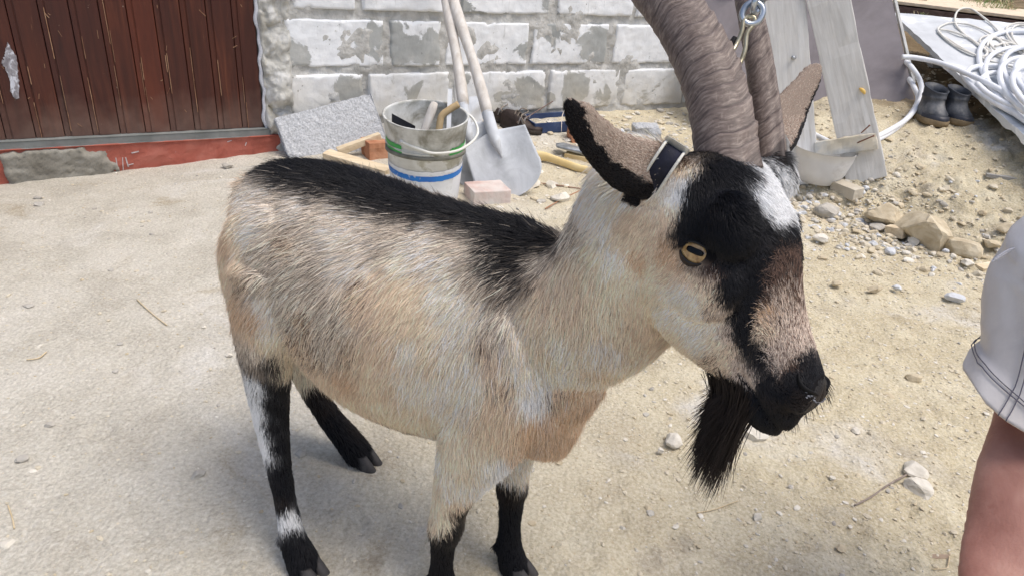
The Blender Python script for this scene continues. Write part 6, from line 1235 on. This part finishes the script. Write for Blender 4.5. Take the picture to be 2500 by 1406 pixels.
# ---- collar: worn by the goat, with pale piping and a metal end
def pxy(p): c = CM.T @ (np.asarray(p) - CAM); return PCX + FPX * c[0] / c[2], PCY + FPX * c[1] / c[2]
def build_collar():
    c0 = np.array(G(.128, -.035, .615)); ax = unit(Hd(-.06, -.13, 0) - G(.09, -.02, .58))
    t1 = gcast(1652, 330)[0]; t2 = gcast(1506, 545)[0]; pl = (t1 + t2) / 2; ctr = pl + unit(CM @ np.array([.25, .1, .95])) * .06
    e1 = unit(t1 - t2); nrm = unit(np.cross(e1, unit(CM @ np.array([.12, .05, .99])))); nrm = unit(nrm); e2 = np.cross(nrm, e1); ring = []
    for a in np.linspace(0, 2 * math.pi, 64, endpoint=False):
        d = e1 * math.cos(a) + e2 * math.sin(a); h = GBVH.ray_cast(Vector((ctr + d * .25).tolist()), Vector((-d).tolist())); rr = .25 - h[3] if h[0] is not None else .09; ring.append(min(max(rr, .05), .115))
    ring = np.array(ring)
    for _ in range(4): ring = (np.roll(ring, 1) + ring * 2 + np.roll(ring, -1)) / 4
    pts = [ctr + (e1 * math.cos(a) + e2 * math.sin(a)) * (r - .003) for a, r in zip(np.linspace(0, 2 * math.pi, 64, endpoint=False), ring)]; pts = [p + unit(p - ctr) * (.047 * math.exp(-(np.linalg.norm(p - t1) / .05) ** 2) - .024 + .0 * math.exp(-(np.linalg.norm(p - t2) / .035) ** 2)) for p in pts]; V = []; Fc = []; n = 64
    for i in range(n):
        rd = unit(pts[i] - ctr)
        for a, b_ in ((-1, 0), (-1, 1), (1, 1), (1, 0)): V.append(pts[i] + nrm * .010 * a + rd * .003 * b_)
    for i in range(n):
        for j in range(4): Fc.append((i * 4 + j, ((i + 1) % n) * 4 + j, ((i + 1) % n) * 4 + (j + 1) % 4, i * 4 + (j + 1) % 4))
    o = meshobj('collar', V, Fc, noise_mat('black_webbing', [(.3, (18, 19, 30)), (.7, (40, 42, 58))], 60, 4, .7, .5, 300, .001), None, True, ctr); tag(o, 'black webbing collar with pale edges round the goat neck', 'collar')
    for sg in (-1, 1):
        m = MB(); L_ = [p + nrm * .0105 * sg + unit(p - ctr) * .0035 for p in pts]; m.tube(L_ + L_[:1], .0016, 6, cap=False); m.build('piping', noise_mat('pale_piping', [(.3, (196, 194, 184)), (.7, (222, 220, 212))], 40), o, True)
    k = int(np.argmin([math.hypot(*(np.array(pxy(p)) - [1664, 296])) for p in pts])); rd = unit(pts[k] - ctr); tg = unit(pts[(k + 1) % n] - pts[k - 1])
    m = MB(); m.box(pts[k] + rd * .004, tg * .009, nrm * .0135, rd * .005, bev=.002); m.build('strap_end', noise_mat('nickel', [(.3, (186, 184, 174)), (.7, (214, 212, 204))], 20, 4, .35, .1, metal=.5), o)
build_collar()
# ---- lead chain with a wire snap hook
def build_chain():
    CH = noise_mat('zinc_chain', [(.3, (150, 156, 162)), (.7, (206, 212, 218))], 30, 4, .28, .1, metal=.85, spec=.6); d0 = .785
    o = empty('lead_chain', at(1800, 190, d0), 'bright zinc chain with a bent wire hook passing between the horns', 'chain')
    m = MB(); zx = lambda x, y: (1350 + x * .32, y * .32)
    A_ = [at(*zx(1325, 455), d0 - .01), at(*zx(1390, 360), d0), at(*zx(1440, 245), d0), at(*zx(1455, 160), d0), at(*zx(1490, 130), d0), at(*zx(1535, 140), d0), at(*zx(1530, 190), d0), at(*zx(1480, 260), d0), at(*zx(1465, 380), d0), at(*zx(1435, 470), d0), at(*zx(1405, 530), d0 - .004)]
    m.tube(spline(A_, 60), .0026, 8); m.build('wire_hook', noise_mat('brassy_wire', [(.3, (140, 132, 108)), (.7, (196, 188, 164))], 30, 4, .3, .1, metal=.7), o, True)
    ls = MB()
    m2 = MB(); m2.tube([at(*zx(1318, 415), d0 + .004), at(*zx(1350, 350), d0 + .004), at(*zx(1392, 292), d0 + .004)], .0035, 8); m2.build('strap_tab', noise_mat('black_tab', [(.3, (18, 18, 20)), (.7, (36, 36, 40))], 30), o, True)
    m2 = MB(); m2.tube(spline([at(*zx(1400, 606), d0 + .006), at(*zx(1420, 590), d0 + .006), at(*zx(1445, 556), d0 + .006)], 8), [.0030, .0034, .0034, .003, .0028, .0026, .0022, .0015], 8); m2.build('brass_pin', noise_mat('pale_brass', [(.3, (176, 166, 130)), (.7, (214, 206, 178))], 30, 4, .3), o, True)
    P = [np.array(at(*zx(x, y), d0 - .002 * i)) for i, (x, y) in enumerate(((1500, 150), (1545, 60), (1600, -50), (1650, -160), (1700, -270), (1760, -380)))]
    for i in range(len(P) - 1):
        a, b_ = P[i], P[i + 1]; d = unit(b_ - a); s_ = unit(np.cross(d, CAM - a)); v_ = np.cross(d, s_); s_ = s_ if i % 2 == 0 else unit(s_ * .35 + v_ * .95); h = np.linalg.norm(b_ - a) / 2 + .005; w_ = .0105; c = (a + b_) / 2; pts = []
        for t in np.linspace(0, 2 * math.pi, 36, endpoint=False): x, y = math.cos(t), math.sin(t); pts.append(c + d * (math.copysign(h - w_, x) + x * w_ if True else 0) + s_ * y * w_)
        pts += pts[:2]; m = MB(); m.tube(pts, .0036, 8, cap=False); m.build('link', CH, o, True)
build_chain()
# ================================================================ PERSON (standing at the right edge)
def build_person():
    kx = at(2455, 1150, .93); foot = np.array([kx[0] + .02, kx[1] - .06, 0.])
    # near leg seen at the frame edge; the rest of the body stands out of the picture
    Lx = np.array([.96, .28, 0]); Fw = np.array([-.28, .96, 0])     # person's sideways (to image right) and facing direction
    knee = at(2500, 1290, .90); thigh = at(2515, 1060, .90); ank = np.array([knee[0] - .01, knee[1] - .03, .07])
    return knee, thigh, ank
SKIN = None
def skin_material():
    m = noise_mat('tanned_skin', [(.3, (146, 98, 86)), (.5, (164, 117, 104)), (.72, (180, 136, 122))], 14, 9, .5, .35, 240, .002, .3, spec=.35, stops2=[(.3, (140, 88, 76)), (.7, (156, 104, 92))], scale2=20, fac2=(.60, .72))
    b = m.node_tree.nodes['Principled BSDF']; b.inputs['Subsurface Weight'].default_value = .12; b.inputs['Subsurface Radius'].default_value = (.02, .008, .004); return m
def person():
    sk = skin_material(); d0 = .90
    # left outline of the leg in the photo, and an axis half a leg-width to its right
    edge = [(2478, 960), (2440, 1090), (2406, 1180), (2383, 1280), (2368, 1350), (2358, 1420), (2352, 1500), (2356, 1580)]
    half = [.074, .070, .067, .064, .062, .060, .054, .048]
    R_ = CM @ np.array([1., 0, 0]); axis_ = [at(x, y, d0 - .02 * i) + R_ * h for i, ((x, y), h) in enumerate(zip(edge, half))]
    # carry the leg on down to the ground
    k = axis_[-1]; base = np.array([k[0] + .0, k[1] - .02, .0]); axis_ += [k * .5 + (base + Zv * .09) * .5, base + Zv * .09, base + Zv * .05]; half = half + [.046, .032, .034]
    hip = axis_[0] + np.array([.03, .02, .20]); axis_ = [hip] + axis_; half = [.085] + half
    rings = [(a, R_ * h, unit(np.cross(R_, [0, 0, 1.])) * h * 1.05, -unit(np.cross(R_, [0, 0, 1.])) * h * 1.05) for a, h in zip(axis_, half)]
    m = MB(); m.loft(smooth_rings(rings, 60), 36)
    off = np.array([.20, -.03, 0]); m.loft(smooth_rings([(c + off, s_, u, d) for c, s_, u, d in rings], 60), 36)      # other leg
    bw = hip + off / 2 + np.array([.03, 0, 0]); tor = [(bw + Zv * z, R_ * a, np.array([0, b_, 0]), np.array([0, -b_, 0])) for z, a, b_ in ((-.07, .12, .09), (.0, .17, .115), (.10, .165, .11), (.20, .145, .10), (.30, .16, .105), (.42, .18, .11), (.50, .15, .09), (.54, .06, .06), (.60, .05, .055))]
    m.loft(smooth_rings(tor, 40), 36)
    hc = bw + Zv * .72 + np.array([0, .02, 0]); m.loft([(hc + Zv * z, R_ * a, np.array([0, a * 1.2, 0]), np.array([0, -a * 1.2, 0])) for z, a in ((-.13, .045), (-.10, .062), (-.04, .075), (.02, .080), (.07, .070), (.105, .04), (.115, .01))], 28)
    t = m.build('tmp', None); md = t.modifiers.new('r', 'REMESH'); md.mode = 'VOXEL'; md.voxel_size = .007; s = t.modifiers.new('s', 'SMOOTH'); s.iterations = 5
    me = bpy.data.meshes.new_from_object(t.evaluated_get(bpy.context.evaluated_depsgraph_get())); org = np.array(t.location); bpy.data.objects.remove(t)
    nv_ = len(me.vertices); co_ = np.empty(nv_ * 3); me.vertices.foreach_get('co', co_); co_ = co_.reshape(-1, 3); nn_ = np.empty(nv_ * 3); me.vertices.foreach_get('normal', nn_); nn_ = nn_.reshape(-1, 3); z_ = co_[:, 2] + org[2]
    co_ = co_ - nn_ * (.05 * sstep(.52, .58, z_) * sstep(bw[2] + .42, bw[2] + .30, z_))[:, None]; me.vertices.foreach_set('co', co_.ravel()); me.update()
    me.name = 'person'; me.materials.append(sk); me.polygons.foreach_set('use_smooth', [True] * len(me.polygons)); o = bpy.data.objects.new('person', me); o.location = Vector(org.tolist()); o.matrix_world = Matrix.Translation(o.location); COL.objects.link(o)
    tag(o, 'person in pale grey cargo shorts standing at the right edge, bare tanned knee in view', 'person')
    # shorts: near leg traced from the hem up, as a wide cloth tube round the thigh
    CL = noise_mat('pale_grey_cotton', [(.3, (204, 198, 194)), (.5, (217, 212, 208)), (.72, (226, 222, 218))], 9, 8, .9, .35, 260, .0012, .2, spec=.15); TH = noise_mat('grey_thread', [(.3, (84, 82, 94)), (.7, (116, 114, 126))], 60)
    so = empty('shorts', hip, None, None); so.parent = o; so.matrix_parent_inverse = o.matrix_world.inverted()
    prof = [(2385, 938, .124), (2400, 900, .124), (2415, 868, .122), (2432, 790, .120), (2450, 700, .118), (2474, 640, .116), (2490, 600, .114), (2535, 560, .112)]
    def leg_surface(shift):
        V = []; nseg = 72
        hemdrop = lambda t: 0
        rows = []
        for i, (x, y, h) in enumerate(prof):
            c = at(x, y, d0 - .01 + .004 * i) + R_ * h; rows.append((c, R_ * h, h))
        rows = [np.concatenate([r[0], r[1], [r[2]]]) for r in rows]; rows = spline(np.array(rows), 46)
        fwd = unit(np.cross(R_, Zv)); fwd = fwd if fwd @ (CAM - hip) > 0 else -fwd
        for i, r in enumerate(rows):
            c, s_, h = r[:3], r[3:6], r[6]; t = i / 45
            for k_ in range(nseg):
                a = 2 * math.pi * k_ / nseg; wr = 1 + .018 * math.sin(3 * a + 5 * t) + .010 * math.sin(7 * a - 9 * t) + .068 * vnoise(np.array([[math.cos(a) * 1.3 + 3, math.sin(a) * 1.3 + t * 1.5, t * 4]]))[0] + .022 * (1 - abs(vnoise(np.array([[math.cos(a) * 3 + 3, math.sin(a) * 3 + t * 4, t * 9]]))[0])) ** 6
                drop = -(.085 * max(0, math.sin(a * .5 + .05)) ** 1.2 * 0 + .060 * (1 + math.cos(a)) * .5 * 0) * (1 - t)
                # hem dips towards the camera side, as the photo's hem slopes down to the right
                hem = -.075 * (1 - t) ** 1.2 * (math.cos(a) * .5 + .5) - .02 * (1 - t) * max(0, math.sin(a))
                V.append(c + s_ * math.cos(a) * wr + fwd * h * .85 * math.sin(a) * wr + Zv * hem + shift)
        Fc = [(i * nseg + k_, i * nseg + (k_ + 1) % nseg, (i + 1) * nseg + (k_ + 1) % nseg, (i + 1) * nseg + k_) for i in range(45) for k_ in range(nseg)]; return V, Fc, nseg
    V, Fc, ns = leg_surface(np.zeros(3)); ob = meshobj('shorts_leg', V, Fc, CL, so, True, hip); sm = ob.modifiers.new('s', 'SOLIDIFY'); sm.thickness = .004; sm.offset = 1
    VV = np.array(V).reshape(46, ns, 3); ctr = VV.mean(1, keepdims=True); out = VV + (VV - ctr) / np.linalg.norm(VV - ctr, axis=2, keepdims=True) * .0043
    V2, F2, _ = leg_surface(off); ob2 = meshobj('shorts_leg', V2, F2, CL, so, True, hip); sm = ob2.modifiers.new('s', 'SOLIDIFY'); sm.thickness = .004; sm.offset = 1
    m = MB(); m.loft(smooth_rings([(bw + Zv * z, R_ * a, np.array([0, b_, 0]), np.array([0, -b_, 0])) for z, a, b_ in ((-.11, .195, .128), (-.05, .190, .128), (.05, .175, .120), (.125, .168, .116))], 24), 40, cap=False); ws = m.build('waist_panel', CL, so, True); s_ = ws.modifiers.new('s', 'SOLIDIFY'); s_.thickness = .004
    # stitching: double hem seams, side seam, pocket flap with its dark opening, thigh band
    def seam(name, idx, r=.0007, mat=TH, par=ob): mm = MB(); mm.tube(idx, r, 5); return mm.build(name, mat, par, True)
    kk = list(range(14, 62))
    def path(i, ks): return [out[i, k_ % ns] for k_ in ks]
    c180 = 36                                                       # the column at the outline (away from the picture's right)
    for i in (7, 8.6): seam('hem_stitch', [out[int(i), k_ % ns] * (1 - (i % 1)) + out[int(i) + 1, k_ % ns] * (i % 1) for k_ in range(-10, 62)])
    for dk in (0, .9): seam('side_stitch', [out[i, 31] * (1 - dk) + out[i, 30] * dk for i in range(0, 46)])
    pk = [out[22, 30], out[24, 28], out[25, 25], out[25, 20], out[25, 14], out[25, 6]]; mm = MB(); mm.tube(spline(pk, 30), .0055, 8, ell=.6); mm.build('pocket_flap_edge', CL, ob, True); seam('pocket_stitch', [p - Zv * .007 for p in spline(pk, 30)])
    pk = [out[31, 33], out[33, 30], out[33, 26], out[32, 20], out[32, 10]]; mm = MB(); mm.tube(spline(pk, 30), .006, 8, ell=.5); mm.build('pocket_fold', CL, ob, True)
    q = [out[35, 33], out[36, 30], out[35, 26], out[34.0.__int__(), 22], out[33, 27], out[34, 31]]; q = [p + (p - ctr[34, 0]) * .012 for p in q]; meshobj('pocket_opening', q + [p - (p - ctr[34, 0]) * .02 for p in q], [tuple(range(6))] + [(i, (i + 1) % 6, 6 + (i + 1) % 6, 6 + i) for i in range(6)], noise_mat('pocket_dark', [(.3, (30, 30, 38)), (.7, (48, 48, 58))], 20), ob)
    mm = MB()
    for g in range(7):
        a = at(2476, 606, d0 - .012); e = at(2432 - g * 2 + (g % 3) * 5, 628 + g * 2, d0 - .012 + .004 * (g % 3 - 1)); mm.tube(spline([a, (a + e) / 2 + Zv * .003 * (g % 2), e], 8), .0011, 5)
    mm.build('frayed_thread', noise_mat('white_thread', [(.3, (206, 204, 208)), (.7, (226, 224, 228))], 40), ob, True)
    # t-shirt and shoes, out of the picture
    m = MB(); m.loft(smooth_rings([(c, s__ * 1.12, u * 1.14, d * 1.14) for c, s__, u, d in tor[1:8]], 30), 36, cap=False); ts = m.build('shirt', noise_mat('grey_tshirt', [(.3, (110, 114, 122)), (.7, (136, 140, 148))], 8), o, True)
    for sh in (np.zeros(3), off):
        b0 = axis_[-1] * [1, 1, 0] + sh; fw = np.array([-.1, .99, 0]); sd_ = np.array([.99, .1, 0]); m = MB(); m.loft(smooth_rings([(b0 + fw * x + Zv * (h / 2), sd_ * w_, Zv * h / 2, -Zv * h / 2) for x, w_, h in ((-.075, .02, .04), (-.06, .036, .075), (0, .042, .09), (.05, .042, .07), (.10, .045, .05), (.15, .04, .042), (.175, .015, .03))], 30), 24, ex=.8); m.build('shoe', noise_mat('dark_shoe', [(.3, (40, 40, 44)), (.7, (66, 66, 72))], 12), o, True)
person()
